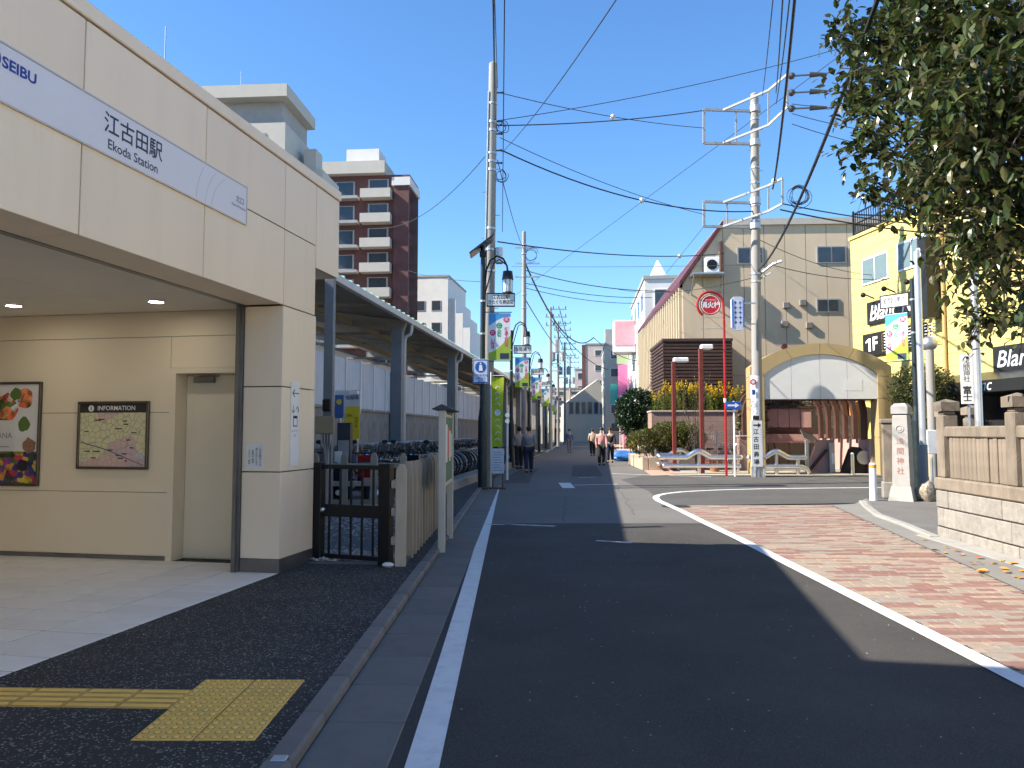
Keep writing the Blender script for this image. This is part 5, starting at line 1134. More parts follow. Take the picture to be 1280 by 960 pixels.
# ================================================================ beige building, louvred box
BB = M('beige_siding', (.53,.425,.3), .75, .05, 1.5, .1, 30, rnd=.03, dirt=.25, dirtc=(.45,.35,.235), dscale=1.2, stretch=(1,1,.3)); CRF = M('cream_fin', (.4,.34,.24), .7, .05, 2); MARO = M('maroon_trim', (.09,.025,.026), .5, .1)
BY = 36.0; e0 = P(853,355,BY); rdg = P(903,283,BY); rt_ = P(1078,276,BY)
bb = thing('beige_building', 'large beige sided building with maroon sloping roof edge behind the arch', 'building', (e0.x,BY,0), R(-3))
XR, ZE, ZR_ = rdg.x-e0.x, e0.z, rdg.z; XE = rt_.x-e0.x+1.0
MB().prism([(0.05,0),(XE,0),(XE,ZR_),(XR,ZR_),(0.05,ZE)], .08, 18, 'y').build('core', JOINT, bb)
np_ = 10
for i in range(np_):
    a, b = XE*i/np_+.012, XE*(i+1)/np_-.012; ft = lambda x: ZE+(ZR_-ZE)*min(1,x/XR)
    pts = [(a,4.2),(b,4.2)] + ([(b,ft(b)),(XR,ZR_),(a,ft(a))] if a < XR < b else [(b,ft(b)),(a,ft(a))])
    MB().prism(pts, 0, .08, 'y').build('siding_panel', BB, bb); MB().prism([(a,0),(b,0),(b,4.19),(a,4.19)], 0, .08, 'y').build('siding_panel', BB, bb)
MB().bx(XR,XE+.1,-.12,18,ZR_,ZR_+.3).build('parapet', M('parapet_grey', (.4,.37,.33), .8, .05, 2), bb)
MB().add([(-.15,-.1,ZE-.15),(XR+.05,-.1,ZR_+.1),(XR+.05,18,ZR_+.1),(-.15,18,ZE-.15),(-.15,-.1,ZE+.1),(XR+.05,-.1,ZR_+.35),(XR+.05,18,ZR_+.35),(-.15,18,ZE+.1)], [(3,2,1,0),(4,5,6,7),(0,1,5,4),(1,2,6,5),(2,3,7,6),(3,0,4,7)]).build('sloping_roof', MARO, bb)
MB().bx(-.02,.05,.08,18,0,ZE-.15).build('side_wall', BB, bb)
for k in range(24): MB().bx(-.16,-.02,.1+.75*k,.34+.75*k,0,ZE-.16).build('fin', CRF, bb)
def bwin(px0, py0, px1, py1, nm='window'):
    a, b = P(px0,py0,BY), P(px1,py1,BY); x0, x1 = a.x-e0.x, b.x-e0.x
    f = MB().bx(x0,x1,-.05,-.002,b.z,a.z).build(nm, M('window_frame', (.3,.3,.3), .5), bb); m = (x0+x1)/2
    MB().bx(x0+.06,m-.03,-.06,-.051,b.z+.06,a.z-.06).build('pane', WG, f); MB().bx(m+.03,x1-.06,-.06,-.051,b.z+.06,a.z-.06).build('pane', WG, f)
for r_ in ((920,310,952,331),(1017,310,1053,331),(1017,375,1045,392)): bwin(*r_)
def at_b(px, py): w = P(px,py,BY); return w.x-e0.x, w.z
for k, (px, py) in enumerate(((980,383),(1000,380),(978,406),(1008,408))):
    x, z = at_b(px,py); MB().bev(x-.16,x+.16,-.14,-.001,z-.15,z+.15,.03).build('vent_hood', M('vent_metal', (.25,.22,.2), .5, metal=.4), bb)
x, z = at_b(977,434); MB().cyl((x,-.22,z),(x,-.01,z),.12,n=12).build('flood_lamp', MARO, bb)
x, z = at_b(886,345)
MB().bx(x-.9,x+.5,-.9,-.0,z-.08,z).tube([(x-.85,-.85,z-.1),(x-.85,0,z-.9)],.03,4).tube([(x+.45,-.85,z-.1),(x+.45,0,z-.9)],.03,4).build('service_shelf', STEEL, bb)
ac_ = MB().bev(x-.3,x+.35,-.7,-.35,z+.01,z+.75,.03).build('air_conditioner', WHITEP, bb); MB().cyl((x,-.72,z+.38),(x,-.701,z+.38),.24,n=18).build('fan_grille', BLACKP, ac_)
MB().bx(x+.5,x+.6,-.2,-.0,z-.1,z+1.6).build('service_post', BROWN, bb)
LV = M('louvre_brown', (.06,.032,.025), .55, .15, 4, rnd=.1)
lv0, lv1 = P(829,425,34.6), P(914,425,34.6); lvb = thing('louvred_box', 'dark brown box clad in horizontal louvres on the beige building', 'louvred enclosure', (lv0.x,34.6,0), R(-3))
Wl = lv1.x-lv0.x; zt = lv0.z
MB().bx(.05,Wl,.06,4.5,1.6,zt-.05).build('core', BLACKP, lvb); MB().bx(-.04,Wl+.03,-.04,4.6,zt-.05,zt+.06).build('cap', LV, lvb)
for k in range(26):
    z = 1.65+(zt-1.75)*k/25
    MB().prism([(0,z),(.055,z+.02),(.055,z+.13),(0,z+.09)], 0, Wl, 'x').build('louvre', LV, lvb); MB().bx(-.01,.05,0,4.5,z,z+.1).build('louvre', LV, lvb)

# ================================================================ yellow building with black signs
YEL = M('yellow_siding', (.6,.49,.17), .7, .05, 2, .05, 30, dirt=.2, dirtc=(.5,.41,.16), rnd=.02); SBLK = M('sign_black', (.018,.018,.018), .35, .1)
ya = P(1070,560,31); yd = Vector((.139,-.99,0)).normalized(); YA = math.atan2(yd.y, yd.x)
yb_ = thing('yellow_building', 'bright yellow shop building with roof railing behind the shrine tree', 'building', (ya.x,ya.y,0), YA)
yiv = Matrix.Rotation(-YA, 3, 'Z'); yn = Vector((-yd.y, yd.x, 0))
def yw(px, py):
    d = ray(px,py); o = Vector((ya.x,ya.y,0)); cpos = Vector((0,0,CAM_H)); t = (o-cpos).dot(yn)/d.dot(yn); return yiv @ (cpos + d*t - o)
ZY = yw(1072,297).z
MB().bx(0.0,16,.06,12,0,ZY).build('core', YEL, yb_)
k = 0; z = 2.9
while z < ZY-.02:
    z2 = min(z+.42, ZY); MB().bev(-.01,16,.0,.06,z+.004,z2-.004,.006).build('siding_board', YEL, yb_); z = z2
MB().bx(-.05,16,-.06,.4,ZY,ZY+.12).build('coping', YEL, yb_)
MB().bx(-.02,.0,.06,12,0,ZY).build('end_wall', YEL, yb_)
for zr in (ZY+.2,ZY+1.05,ZY+.62): MB().bx(0,9,.1,.15,zr,zr+.05).bx(.05,.1,.15,8,zr,zr+.05).build('railing_bar', BLACKP, yb_)
for i in range(60): MB().bx(.05+.15*i,.075+.15*i,.11,.135,ZY+.1,ZY+1.05).build('baluster', BLACKP, yb_)
for i in range(6): MB().bx(.04+1.78*i,.1+1.78*i,.09,.15,ZY+.1,ZY+1.2).build('railing_post', BLACKP, yb_)
def ysign(name, label, px0, py0, px1, py1, px2, py2, d=.1):
    a, b, c_ = yw(px0,py0), yw(px1,py1), yw(px2,py2)
    t = thing(name, label, 'sign', (ya.x,ya.y,0), YA); x0, x1, z0, z1 = a.x, c_.x, b.z, a.z
    MB().bev(x0,x1,-d,-.002,z0,z1,.01).build('board', SBLK, t); return t, x0, x1, z0, z1, -d-.002
t, x0, x1, z0, z1, yf = ysign('shop_sign', 'long black shop sign with white script lettering high on the yellow wall', 1086,379,1086,407,1160,390)
text('Blanc Noir', (z1-z0)*.95, WHITE_INK, t, (x0+.15,yf,(z0+z1)/2-.04), align='LEFT', shear=.25, bold=.012, sx=.95); text('SPORTS SHOP', .2, M('ink_gold', (.4,.3,.1), .5), t, (x0+1.2,yf,z1-.15), align='LEFT')
for k in range(3): MB().tube([(x0+.5+1.3*k,-.1,z1+.1),(x0+.5+1.3*k,-.5,z1+.25)],.03,6).sphere((x0+.5+1.3*k,-.55,z1+.22),.1).build('sign_lamp', BLACKP, t)
t, x0, x1, z0, z1, yf = ysign('floor_guide_sign', 'black floor guide sign with white 1F on the yellow wall', 1081,419,1081,447,1160,432)
text('F', (z1-z0)*.8, WHITE_INK, t, (x0+.62,yf,(z0+z1)/2), align='LEFT', bold=.02)
h1 = (z1-z0)*.29; zm = (z0+z1)/2; MB().add([(x0+.38,yf,zm-h1),(x0+.52,yf,zm-h1),(x0+.52,yf,zm+h1),(x0+.4,yf,zm+h1),(x0+.2,yf,zm+h1*.6),(x0+.2,yf,zm+h1*.3),(x0+.38,yf,zm+h1*.58)], [tuple(range(7))]).build('numeral', WHITE_INK, t)
for k in range(3):
    xx = x0+1.25+1.15*k; MB().tube([(xx,yf,z0+.12),(xx+1.0,yf,z0+.12),(xx+1.0,yf,z1-.12),(xx,yf,z1-.12)],.015,4,True).build('gold_frame', MATS['ink_gold'], t)
    for j in range(6): MB().bx(xx+.1,xx+.75-.1*(j%3),yf-.001,yf,z0+.22+.11*j,z0+.25+.11*j).build('text_line', WHITE_INK, t)
t, x0, x1, z0, z1, yf = ysign('entrance_sign', 'black sign with pale script partly hidden at the right edge', 1244,434,1244,466,1330,468)
text('Blanc', (z1-z0)*.9, M('ink_pale', (.5,.56,.6), .5), t, (x0+.12,yf,(z0+z1)/2-.03), align='LEFT', shear=.25, bold=.008)
aw = thing('shop_awning', 'black shop awning with white script along the yellow building', 'awning', (ya.x,ya.y,0), YA)
a, b = yw(1166,472), yw(1166,497); za, zb2 = a.z, b.z
MB().prism([(0,za),(0,zb2),(-1.0,zb2-.0),(-1.0,zb2+.35)][::-1], a.x, 15.5, 'x').build('canopy', SBLK, aw)
text('SportsShop', .42, WHITE_INK, aw, (a.x+.2,-1.005,zb2+.2), align='LEFT', shear=.25, bold=.006); text('Blanc', .5, M('ink_pale', (.5,.56,.6), .5), aw, (yw(1262,487).x-.6,-1.005,zb2+.2), align='LEFT', shear=.25)
MB().bx(a.x,15.5,.0,.058,0,zb2).build('shop_front', M('shop_dark', (.02,.02,.022), .2, .2), aw)
MB().bx(yw(1176,500).x,yw(1190,500).x,-.06,-.001,0,zb2).build('door_frame', M('door_yellow', (.6,.44,.08), .6), aw)
for (px0,py0,px1,py1) in ((1078,325,1112,352),(1122,305,1160,335)):
    a, b = yw(px0,py0), yw(px1,py1); x0,x1 = a.x,b.x; z0 = yw(px0,py1+6).z; z1 = a.z
    f = MB().bx(x0,x1,-.05,-.001,z0,z1).build('window', WHITEP, yb_); m = (x0+x1)/2; MB().bx(x0+.07,m-.03,-.06,-.051,z0+.07,z1-.07).build('pane', M('window_sky', (.14,.2,.22), .15), f); MB().bx(m+.03,x1-.07,-.06,-.051,z0+.07,z1-.07).build('pane', MATS['window_sky'], f)
t, x0, x1, z0, z1, yf = ysign('blade_sign', 'tall narrow black blade sign on the yellow wall behind the leaves', 1166,300,1166,400,1180,400, .6)
for j, ch in enumerate('Blanc'): text(ch, .5, WHITE_INK, t, (x0+.05,yf,z1-.5-.55*j), (1,0,0))
MB().cyl((yw(1186,500).x,-.07,0),(yw(1186,500).x,-.07,ZY),.06,n=10).build('downpipe', M('pipe_ochre', (.45,.3,.12), .6), yb_, True)
# ================================================================ vegetation
def leaf_mat(name, cols, trans=.3, rough=.5):
    m = bpy.data.materials.new(name); m.use_nodes = True; nt = m.node_tree; N, L = nt.nodes, nt.links; b = N['Principled BSDF']; out = N['Material Output']
    at = N.new('ShaderNodeAttribute'); at.attribute_name = 'rnd'; oi = N.new('ShaderNodeObjectInfo')
    ad = N.new('ShaderNodeMath'); ad.operation = 'ADD'; L.new(at.outputs['Fac'], ad.inputs[0]); L.new(oi.outputs['Random'], ad.inputs[1]); fr = N.new('ShaderNodeMath'); fr.operation = 'FRACT'; L.new(ad.outputs[0], fr.inputs[0])
    cr = N.new('ShaderNodeValToRGB'); 
    for i, c in enumerate(cols):
        p = i/(len(cols)-1); e = cr.color_ramp.elements[i] if i < 2 else cr.color_ramp.elements.new(p); e.position = p; e.color = (*c, 1)
    L.new(fr.outputs[0], cr.inputs[0]); L.new(cr.outputs[0], b.inputs['Base Color']); b.inputs['Roughness'].default_value = rough; b.inputs['Specular IOR Level'].default_value = .5
    tr = N.new('ShaderNodeBsdfTranslucent'); mx = N.new('ShaderNodeMixShader'); mx.inputs[0].default_value = trans; L.new(cr.outputs[0], tr.inputs[0])
    L.new(b.outputs[0], mx.inputs[1]); L.new(tr.outputs[0], mx.inputs[2]); L.new(mx.outputs[0], out.inputs['Surface']); MATS[name] = m; return m
def leaf_pts(l, w): return [(0,0,0),(l*.3,w*.5,l*.05),(l*.68,w*.4,l*.03),(l,0,-l*.1),(l*.68,-w*.4,l*.03),(l*.3,-w*.5,l*.05),(l*.45,0,-l*.03)]
LF = [(0,6,1),(1,6,2),(2,6,3),(3,6,4),(4,6,5),(5,6,0)]
LF2 = [(0,1,2,3),(0,3,4,5)]
class Leaves:
    def __init__(s, seed): s.mb, s.r, s.rnd = MB(), random.Random(seed), []
    def leaf(s, p, d, up, l, w, fine=True):
        d = d.normalized(); sd_ = d.cross(up); 
        if sd_.length < 1e-3: sd_ = d.orthogonal()
        sd_.normalize(); n = sd_.cross(d); pts = leaf_pts(l, w); fs = LF if fine else LF2; pts = pts if fine else pts[:6]
        s.mb.add([p + d*a + sd_*b + n*c for a, b, c in pts], fs); s.rnd += [s.r.random()]*len(fs)
    def build(s, name, m, parent=None):
        o = s.mb.build(name, m, parent); a = o.data.attributes.new('rnd', 'FLOAT', 'FACE'); a.data.foreach_set('value', s.rnd); return o
def rdir(r): 
    z = r.uniform(-1,1); a = r.uniform(0,2*math.pi); q = math.sqrt(1-z*z); return Vector((q*math.cos(a), q*math.sin(a), z))
BARK = M('bark', (.07,.055,.045), .9, .25, 8, .9, 40)
TREE = leaf_mat('tree_leaf', [(.028,.046,.011),(.04,.065,.014),(.055,.082,.018),(.048,.07,.018),(.075,.095,.028),(.1,.095,.033),(.07,.055,.02),(.036,.06,.013)], .25, .3)
tr = thing('cherry_tree', 'broad leafy tree with dark green and bronze leaves leaning over the shrine wall', 'tree', (9.4,9.6,0))
T0 = Vector((9.4,9.6,0)); rt3 = random.Random(21)
blobs = [(1150,105,8.6,1.15),(1235,45,7.6,1.15),(1205,190,8.0,1.05),(1262,235,7.0,.95),(1095,55,9.3,.55),(1090,185,9.2,.5),(1150,235,8.8,.7),(1255,335,8.2,.75),(1068,135,9.6,.36),(1205,290,8.6,.62),(1300,140,6.6,1.0),(1185,10,8.2,1.0),(1060,40,9.6,.4),(1110,120,9.2,.6),(1285,390,8.6,.55),(1085,245,9.4,.32),(1330,300,7.0,.9),(1400,120,8.0,1.6),(1480,40,9.0,1.7),(1230,405,9.2,.45),(1120,5,9.0,.7),(1185,150,7.2,.7),(1250,120,6.6,.7),(1140,60,9,.8),(1290,-40,7.5,1.0),(1230,300,7.4,.5)]
centers = [(P(px,py,Y)-T0, r) for px, py, Y, r in blobs] + [(Vector((1.5,1.5,6.2)),1.8),(Vector((.5,2.2,7)),1.7),(Vector((1.8,-.6,7)),1.6)]
hub = Vector((.1,-.1,2.9))
mb = MB().tube([(0,0,-.1),(.03,-.02,1.2),(.1,-.1,2.9)], [.26,.2,.17], 12); mb.build('trunk', BARK, tr, True)
limbs = MB()
for c, r in centers:
    m1 = hub.lerp(c,.45) + Vector((rt3.uniform(-.2,.2),rt3.uniform(-.2,.2),.35)); limbs.tube([hub, m1, hub.lerp(c,.8)+Vector((0,0,.15)), c], [.075,.05,.03,.014], 6)
    for k in range(int(7*r)+3): e = c + rdir(rt3)*r*rt3.uniform(.7,1.05); limbs.tube([c.lerp(hub,.2), c.lerp(e,.5)+Vector((0,0,.08)), e], [.016,.01,.005], 4)
limbs.build('limbs', BARK, tr, True)
lv = Leaves(5); singles = []
for c, r in centers:
    offr = c.x+T0.x > .68*(c.y+T0.y)+.9
    ncl = int((115 if not offr else 42)*r*r)
    for k in range(ncl):
        u = rdir(rt3); tip = c + Vector((u.x*r, u.y*r, u.z*r*.9))*(rt3.random()**.45)*1.04
        td = (u + Vector((0,0,-.25)) + rdir(rt3)*.5).normalized()
        for j in range(rt3.randint(6,9)):
            p = tip - td*.045*j + rdir(rt3)*.04; d = (td*.4 + rdir(rt3)*.9 + Vector((0,0,-.35))).normalized()
            l = rt3.uniform(.075,.145); w_p = p + T0
            lv.leaf(p, d, Vector((rt3.uniform(-.5,.5),rt3.uniform(-.5,.5),1)), l, l*.56)
co = lv.build('crown', TREE, tr); co['kind'] = 'stuff'
# the nearest leaves, one by one
lm = MB().add(leaf_pts(.15,.065), LF).mesh('leaf', TREE)
cnt = 0
while cnt < 300:
    c, r = centers[rt3.choice((3,3,7,10,21,22,2,25,1))]; u = rdir(rt3)
    if u.y > -.1: continue
    p = c + u*r*1.04; w = p+T0
    if w.x/w.y > .66 or w.x/w.y < .4: continue
    o = bpy.data.objects.new('leaf', lm); col.objects.link(o); o.parent = tr; o.location = p; o.rotation_euler = (rt3.uniform(-.6,.6), rt3.uniform(.3,1.4), rt3.uniform(0,6.28)); s = rt3.uniform(.8,1.15); o.scale = (s,s,s); cnt += 1
# fallen leaves
FL = leaf_mat('fallen_leaf', [(.6,.3,.03),(.55,.2,.03),(.6,.38,.05),(.4,.12,.04)], .1, .7); fm_ = MB().add(leaf_pts(.1,.06), LF).mesh('fallen_leaf', FL)
for px, py in ((1157,677),(1172,690),(1183,692),(1206,697),(1222,699),(1240,706),(1247,712),(1262,705),(1270,698),(1221,714),(1236,716),(1252,700),(1272,716),(1160,687),(1195,688),(1278,722),(1228,706),(1204,690),(1266,722),(1184,684),(1257,716),(1213,706)):
    q = G(px+rt3.uniform(-3,3),py+rt3.uniform(-2,2)); o = bpy.data.objects.new('fallen_leaf', fm_); col.objects.link(o); o.location = (q.x,q.y,.022); o.rotation_euler = (rt3.uniform(-.2,.2),rt3.uniform(-.2,.2),rt3.uniform(0,6)); s = rt3.uniform(.7,1.4); o.scale = (s,s,s)
    tag(o, 'small yellow-orange fallen leaf on the concrete below the shrine wall', 'leaf', 'fallen leaves below the shrine wall')
def shrub(name, label, cat, base, ells, nleaf, l, m, stems=6, seed=1, shell=.5):
    t = thing(name, label, cat, base); L_ = Leaves(seed); r = L_.r; tot = sum(e[3]*e[4]*e[5] for e in ells)
    for (x,y,z,a,b,c) in ells:
        for k in range(int(nleaf*(a*b*c)/tot)):
            u = rdir(r); q = shell + (1-shell)*r.random(); q *= 1+.12*math.sin(u.x*7+x*3)*math.sin(u.z*6+seed); p = Vector((x+u.x*a*q, y+u.y*b*q, max(.03,z+u.z*c*q)))
            L_.leaf(p, u*.6+rdir(r)+Vector((0,0,.2)), Vector((0,0,1))+rdir(r)*.5, l*r.uniform(.7,1.25), l*.5, False)
    L_.build('foliage', m, t)['kind'] = 'stuff'
    sm = MB()
    for k in range(stems):
        e = ells[k % len(ells)]; sm.tube([(e[0]*.6,e[1]*.6,0),(e[0]*.9,e[1],e[2]*.6),(e[0]+r.uniform(-.4,.4)*e[3],e[1]+r.uniform(-.4,.4)*e[4],e[2]+e[5]*.4)], [.03,.022,.01], 5)
    sm.build('stems', BARK, t); return t
HEDGE = leaf_mat('hedge_leaf', [(.05,.06,.01),(.09,.1,.018),(.14,.13,.025),(.07,.08,.014)], .2); BUSH = leaf_mat('bush_leaf', [(.012,.03,.012),(.02,.045,.018),(.03,.06,.02)], .15, .35); GOLDL = leaf_mat('goldenrod_leaf', [(.12,.17,.025),(.17,.21,.03),(.22,.23,.045)], .35); GOLDF = leaf_mat('goldenrod_flower', [(.75,.5,.01),(.85,.6,.02),(.7,.45,.01)], .35, .7)
def el(px, py, Y, rx, ry, rz, b): q = P(px,py,Y); return (q.x-b[0], q.y-b[1], q.z, rx, ry, rz)
b = P(830,560,31.8); b.z = 0
shrub('clipped_hedge', 'low rounded clipped hedge behind the stainless rails', 'hedge', b, [el(805,552,32,.75,.7,.5,b),(el(832,548,32,.9,.8,.6,b)),(el(858,549,31.8,.8,.7,.62,b)),el(845,540,32.4,.7,.7,.45,b)], 15000, .085, HEDGE, 8, 31, .8)
b = P(797,560,36); b.z = 0
shrub('dark_evergreen_bush', 'tall dark glossy evergreen bush at the corner of the pocket park', 'bush', b, [el(795,512,36,1.0,1.0,1.0,b),el(812,520,35.5,.6,.7,.9,b),el(785,522,36.5,.6,.7,.8,b),el(800,538,36,.8,.8,.7,b)], 14000, .12, BUSH, 8, 32, .65)
TILEW = M('tile_wall', (.3,.2,.165), .8, .1, 6, .3, 60, rnd=.08)
pw = thing('planter_wall', 'pinkish tiled planter wall behind the hedge', 'planter', (P(815,560,33.6).x,33.6,0), R(-3)); Wp = P(945,560,33.6).x-P(815,560,33.6).x
zt_ = P(830,513,33.6).z
MB().bx(0.02,Wp,.03,2.2,0,zt_-.02).build('core', JOINT, pw); ncol, nrow = 16, 12
tmh = MB().bev(.004,Wp/ncol-.004,0,.03,.003,(zt_-.08)/nrow-.003,.004).mesh('wall_tile', TILEW)
for i in range(ncol):
    for j in range(nrow): o = bpy.data.objects.new('wall_tile', tmh); col.objects.link(o); o.parent = pw; o.location = (Wp*i/ncol, 0, (zt_-.08)*j/nrow)
MB().bev(-.04,Wp,-.05,2.25,zt_-.08,zt_,.01).build('coping', M('coping_pale', (.42,.34,.28), .8), pw); MB().bx(0,.02,.0,2.2,0,zt_-.08).build('end_face', TILEW, pw)
lp = thing('low_planter', 'low pale stone planter edge at the pavement corner', 'planter', (P(787,560,34.5).x,31.2,0), R(-3)); MB().bev(0,.25,0,5.5,0,.55,.02).build('edge_stone', M('planter_stone', (.42,.34,.26), .85, .1, 4, .3, 50), lp); MB().bev(.26,2.3,0,.25,0,.55,.02).build('edge_stone', MATS['planter_stone'], lp)
# goldenrod clumps
rg2 = random.Random(77)
for k in range(11):
    px = 826+11.2*k; Y = 33.9+.25*(k%2); q = P(px,560,Y); t = thing('goldenrod', ['tall yellow goldenrod clump at the left end of the planter wall','second goldenrod clump from the left on the planter wall','third goldenrod clump from the left on the planter wall','fourth goldenrod clump from the left on the planter wall','fifth goldenrod clump from the left, below the louvres','sixth goldenrod clump, in the middle of the planter wall','goldenrod clump just right of the middle of the planter','goldenrod clump between the tall park lamp and hydrant pole','goldenrod clump behind the red hydrant pole','goldenrod clump right of the red hydrant pole','rightmost goldenrod clump by the utility pole'][k], 'plant', (q.x,Y,zt_), 0, 'goldenrod clumps on the planter')
    lf, fw, stm = Leaves(100+k), Leaves(200+k), MB()
    for s in range(9):
        x, y = rg2.uniform(-.32,.32), rg2.uniform(-.3,.3); h = rg2.uniform(.65,1.3); tx = x+rg2.uniform(-.15,.15); stm.tube([(x,y,0),(x,y,h*.5),(tx,y,h)], .008, 4)
        for j in range(34): f = rg2.random(); lf.leaf(Vector((x+(tx-x)*f,y,h*f*.85)), rdir(rg2)+Vector((0,0,.4)), Vector((0,0,1)), .13, .03, False)
        if rg2.random() < .75:
            for j in range(38): f = rg2.random(); fw.leaf(Vector((tx,y,h*.78+h*.28*f))+rdir(rg2)*.11*(1-f), rdir(rg2), Vector((0,0,1)), .05, .04, False)
    stm.build('stems', GOLDL, t); lf.build('leaves', GOLDL, t)['kind'] = 'stuff'; 
    if fw.rnd: fw.build('flowers', GOLDF, t)['kind'] = 'stuff'
b = P(870,560,30.4); b.z = 0
t = thing('bare_sapling', 'thin straggly sapling beside the taller park lamp', 'sapling', b); sm = MB(); L_ = Leaves(61)
for k in range(12):
    e = Vector((rg2.uniform(-.8,.8),rg2.uniform(-.5,.5),rg2.uniform(1.6,4.2))); sm.tube([(0,0,0),(e.x*.3,e.y*.3,e.z*.5),e],[.025,.016,.005],4)
    for j in range(40): f = rg2.uniform(.4,1); L_.leaf(Vector((e.x*f*f,e.y*f,e.z*f))+rdir(rg2)*.15, rdir(rg2), Vector((0,0,1)), .06, .035, False)
sm.build('stems', BARK, t); L_.build('leaves', HEDGE, t)['kind'] = 'stuff'
b = P(940,560,32.6); b.z = 0
shrub('grass_clump', 'tall drooping ornamental grass beside the utility pole', 'plant', b, [(0,0,1.9,.45,.45,.9)], 1500, .35, leaf_mat('grass_blade', [(.12,.11,.05),(.18,.16,.08),(.08,.09,.03)], .2), 4, 63)
# yard between planter and arch: wire fence, piers, parked bikes
yf_ = thing('mesh_fence', 'grey wire mesh fence panel in front of the parked bikes', 'fence', (P(868,560,31.4).x,31.4,0), 0); Wf = P(925,560,31.4).x-P(868,560,31.4).x
for z in (.15,1.5): MB().bx(0,Wf,-.015,.015,z,z+.03).build('rail', STEEL, yf_)
for i in range(3): MB().cyl((Wf*i/2,0,0),(Wf*i/2,0,1.6),.035,n=8).build('post', STEEL, yf_)
mm = MB()
for i in range(26): mm.cyl((Wf*i/26,0,.15),(Wf*i/26,0,1.5),.005,n=3,caps=False)
for j in range(12): mm.cyl((0,.005,.15+.11*j),(Wf,.005,.15+.11*j),.005,n=3,caps=False)
mm.build('mesh', STEEL, yf_)
for k, px in enumerate((929,941)):
    t = thing('tiled_pier', ['left of two low tiled piers behind the utility pole','right of two low tiled piers behind the utility pole'][k], 'pier', (P(px,560,31).x,31,0)); MB().bev(-.2,.2,-.2,.2,0,1.35,.01).build('shaft', TILEW, t); MB().bev(-.23,.23,-.23,.23,1.352,1.42,.01).build('cap', MATS['coping_pale'], t)
for k, (px, Y) in enumerate(((893,32.2),(903,32.5),(914,32.1))):
    o = copy_tree(protos[(0,1,4)[k]]); q = P(px,560,Y); o.location = (q.x,q.y,.9 if k == 0 else .02); o.rotation_euler = (0,0,R(20+30*k)); o['group'] = 'bicycles behind the hydrant sign'; o['label'] = ['silver bicycle raised behind the mesh fence left of the hydrant pole','black bicycle behind the mesh fence at the hydrant pole','cream bicycle behind the mesh fence right of the hydrant pole'][k]
    if k == 0: o.location.z = .02
t = thing('flower_pot', 'small pot of red flowers under the stainless rail', 'flower pot', (P(893,560,30).x,30,0)); MB().cyl((0,0,0),(0,0,.3),.16,.22,n=14).build('pot', M('terracotta', (.3,.13,.07), .8), t, True); L_ = Leaves(71)
for j in range(160): u = rdir(rg2); L_.leaf(Vector((u.x*.3,u.y*.3,.45+u.z*.18)), u, Vector((0,0,1)), .09, .07, False)
L_.build('flowers', leaf_mat('red_flower', [(.5,.03,.03),(.08,.12,.03),(.6,.08,.06)], .2), t)['kind'] = 'stuff'
b = P(1140,560,24.5); b.z = 0
shrub('evergreen_shrub', 'dense evergreen shrub between the arch and the yellow building', 'shrub', b, [el(1133,488,24.5,.55,.6,.7,b),el(1152,482,24.2,.7,.7,.8,b),el(1172,490,24.5,.6,.7,.8,b),el(1150,512,24.5,.8,.8,.8,b),el(1160,470,24.5,.4,.5,.45,b)], 9000, .09, leaf_mat('shrub_leaf', [(.03,.05,.012),(.06,.08,.02),(.1,.1,.03),(.04,.06,.015)], .2), 8, 41, .55)
b = P(985,560,37); b.z = 0
shrub('planter_shrubs', 'brownish green shrubs seen through the arch above the pink parapet', 'shrub', (b.x,35.6,0), [(-1.5,0,3.1,1.2,.5,.5),(.4,0,3.2,1.3,.5,.6),(1.9,.1,3.0,.8,.5,.45)], 5000, .08, leaf_mat('dry_leaf', [(.05,.05,.02),(.08,.06,.025),(.04,.05,.015)], .2), 4, 43)
# ================================================================ buildings down the street and beyond the station
def block(name, label, base, rz, w, d, h, m, floors=3, cols=4, faces='fl', win=(.55,.5), roofm=None, cat='building', z0=1.0, winm=None):
    t = thing(name, label, cat, base, rz); MB().bx(0,w,0,d,0,h).build('wall', m, t); MB().bx(-.1,w+.1,-.1,d+.1,h,h+.25).build('roof', roofm or M('roof_grey', (.3,.3,.3), .8), t)
    fh = (h-z0)/floors
    for f in range(floors):
        z = z0+fh*f+fh*.25; hh = fh*win[1]
        if 'f' in faces:
            cw = w/cols
            for c in range(cols):
                x0 = cw*(c+.5-win[0]/2); q = MB().bx(x0,x0+cw*win[0],-.06,-.002,z,z+hh).build('window', WHITEP, t); MB().bx(x0+.06,x0+cw*win[0]-.06,-.07,-.061,z+.06,z+hh-.06).build('pane', winm or WG, q)
        if 'l' in faces or 'r' in faces:
            nc = max(1,int(d/3)); cw = d/nc; X = 0 if 'l' in faces else w; s = -1 if 'l' in faces else 1
            for c in range(nc):
                y0 = cw*(c+.5-win[0]/2); a, b_ = sorted((X+s*.002,X+s*.06)); q = MB().bx(a,b_,y0,y0+cw*win[0],z,z+hh).build('window', WHITEP, t); a, b_ = sorted((X+s*.061,X+s*.07)); MB().bx(a,b_,y0+.06,y0+cw*win[0]-.06,z+.06,z+hh-.06).build('pane', winm or WG, q)
    return t
WH = M('wall_white', (.62,.61,.59), .8, .05, 1, dirt=.2, dirtc=(.48,.47,.45), dscale=.5); WHC = M('wall_cream', (.5,.44,.35), .8, .05, 1); GRW = M('wall_grey', (.33,.32,.31), .8, .08, 1); BRN = M('wall_brick_brown', (.13,.055,.05), .8, .12, 2); PKW = M('wall_pinkish', (.5,.42,.38), .8, .05, 1)
SR = R(-4.9)
def at(px, Y): q = P(px,560,Y); return (q.x, q.y, 0)
def hgt(py, Y): return P(700,py,Y).z
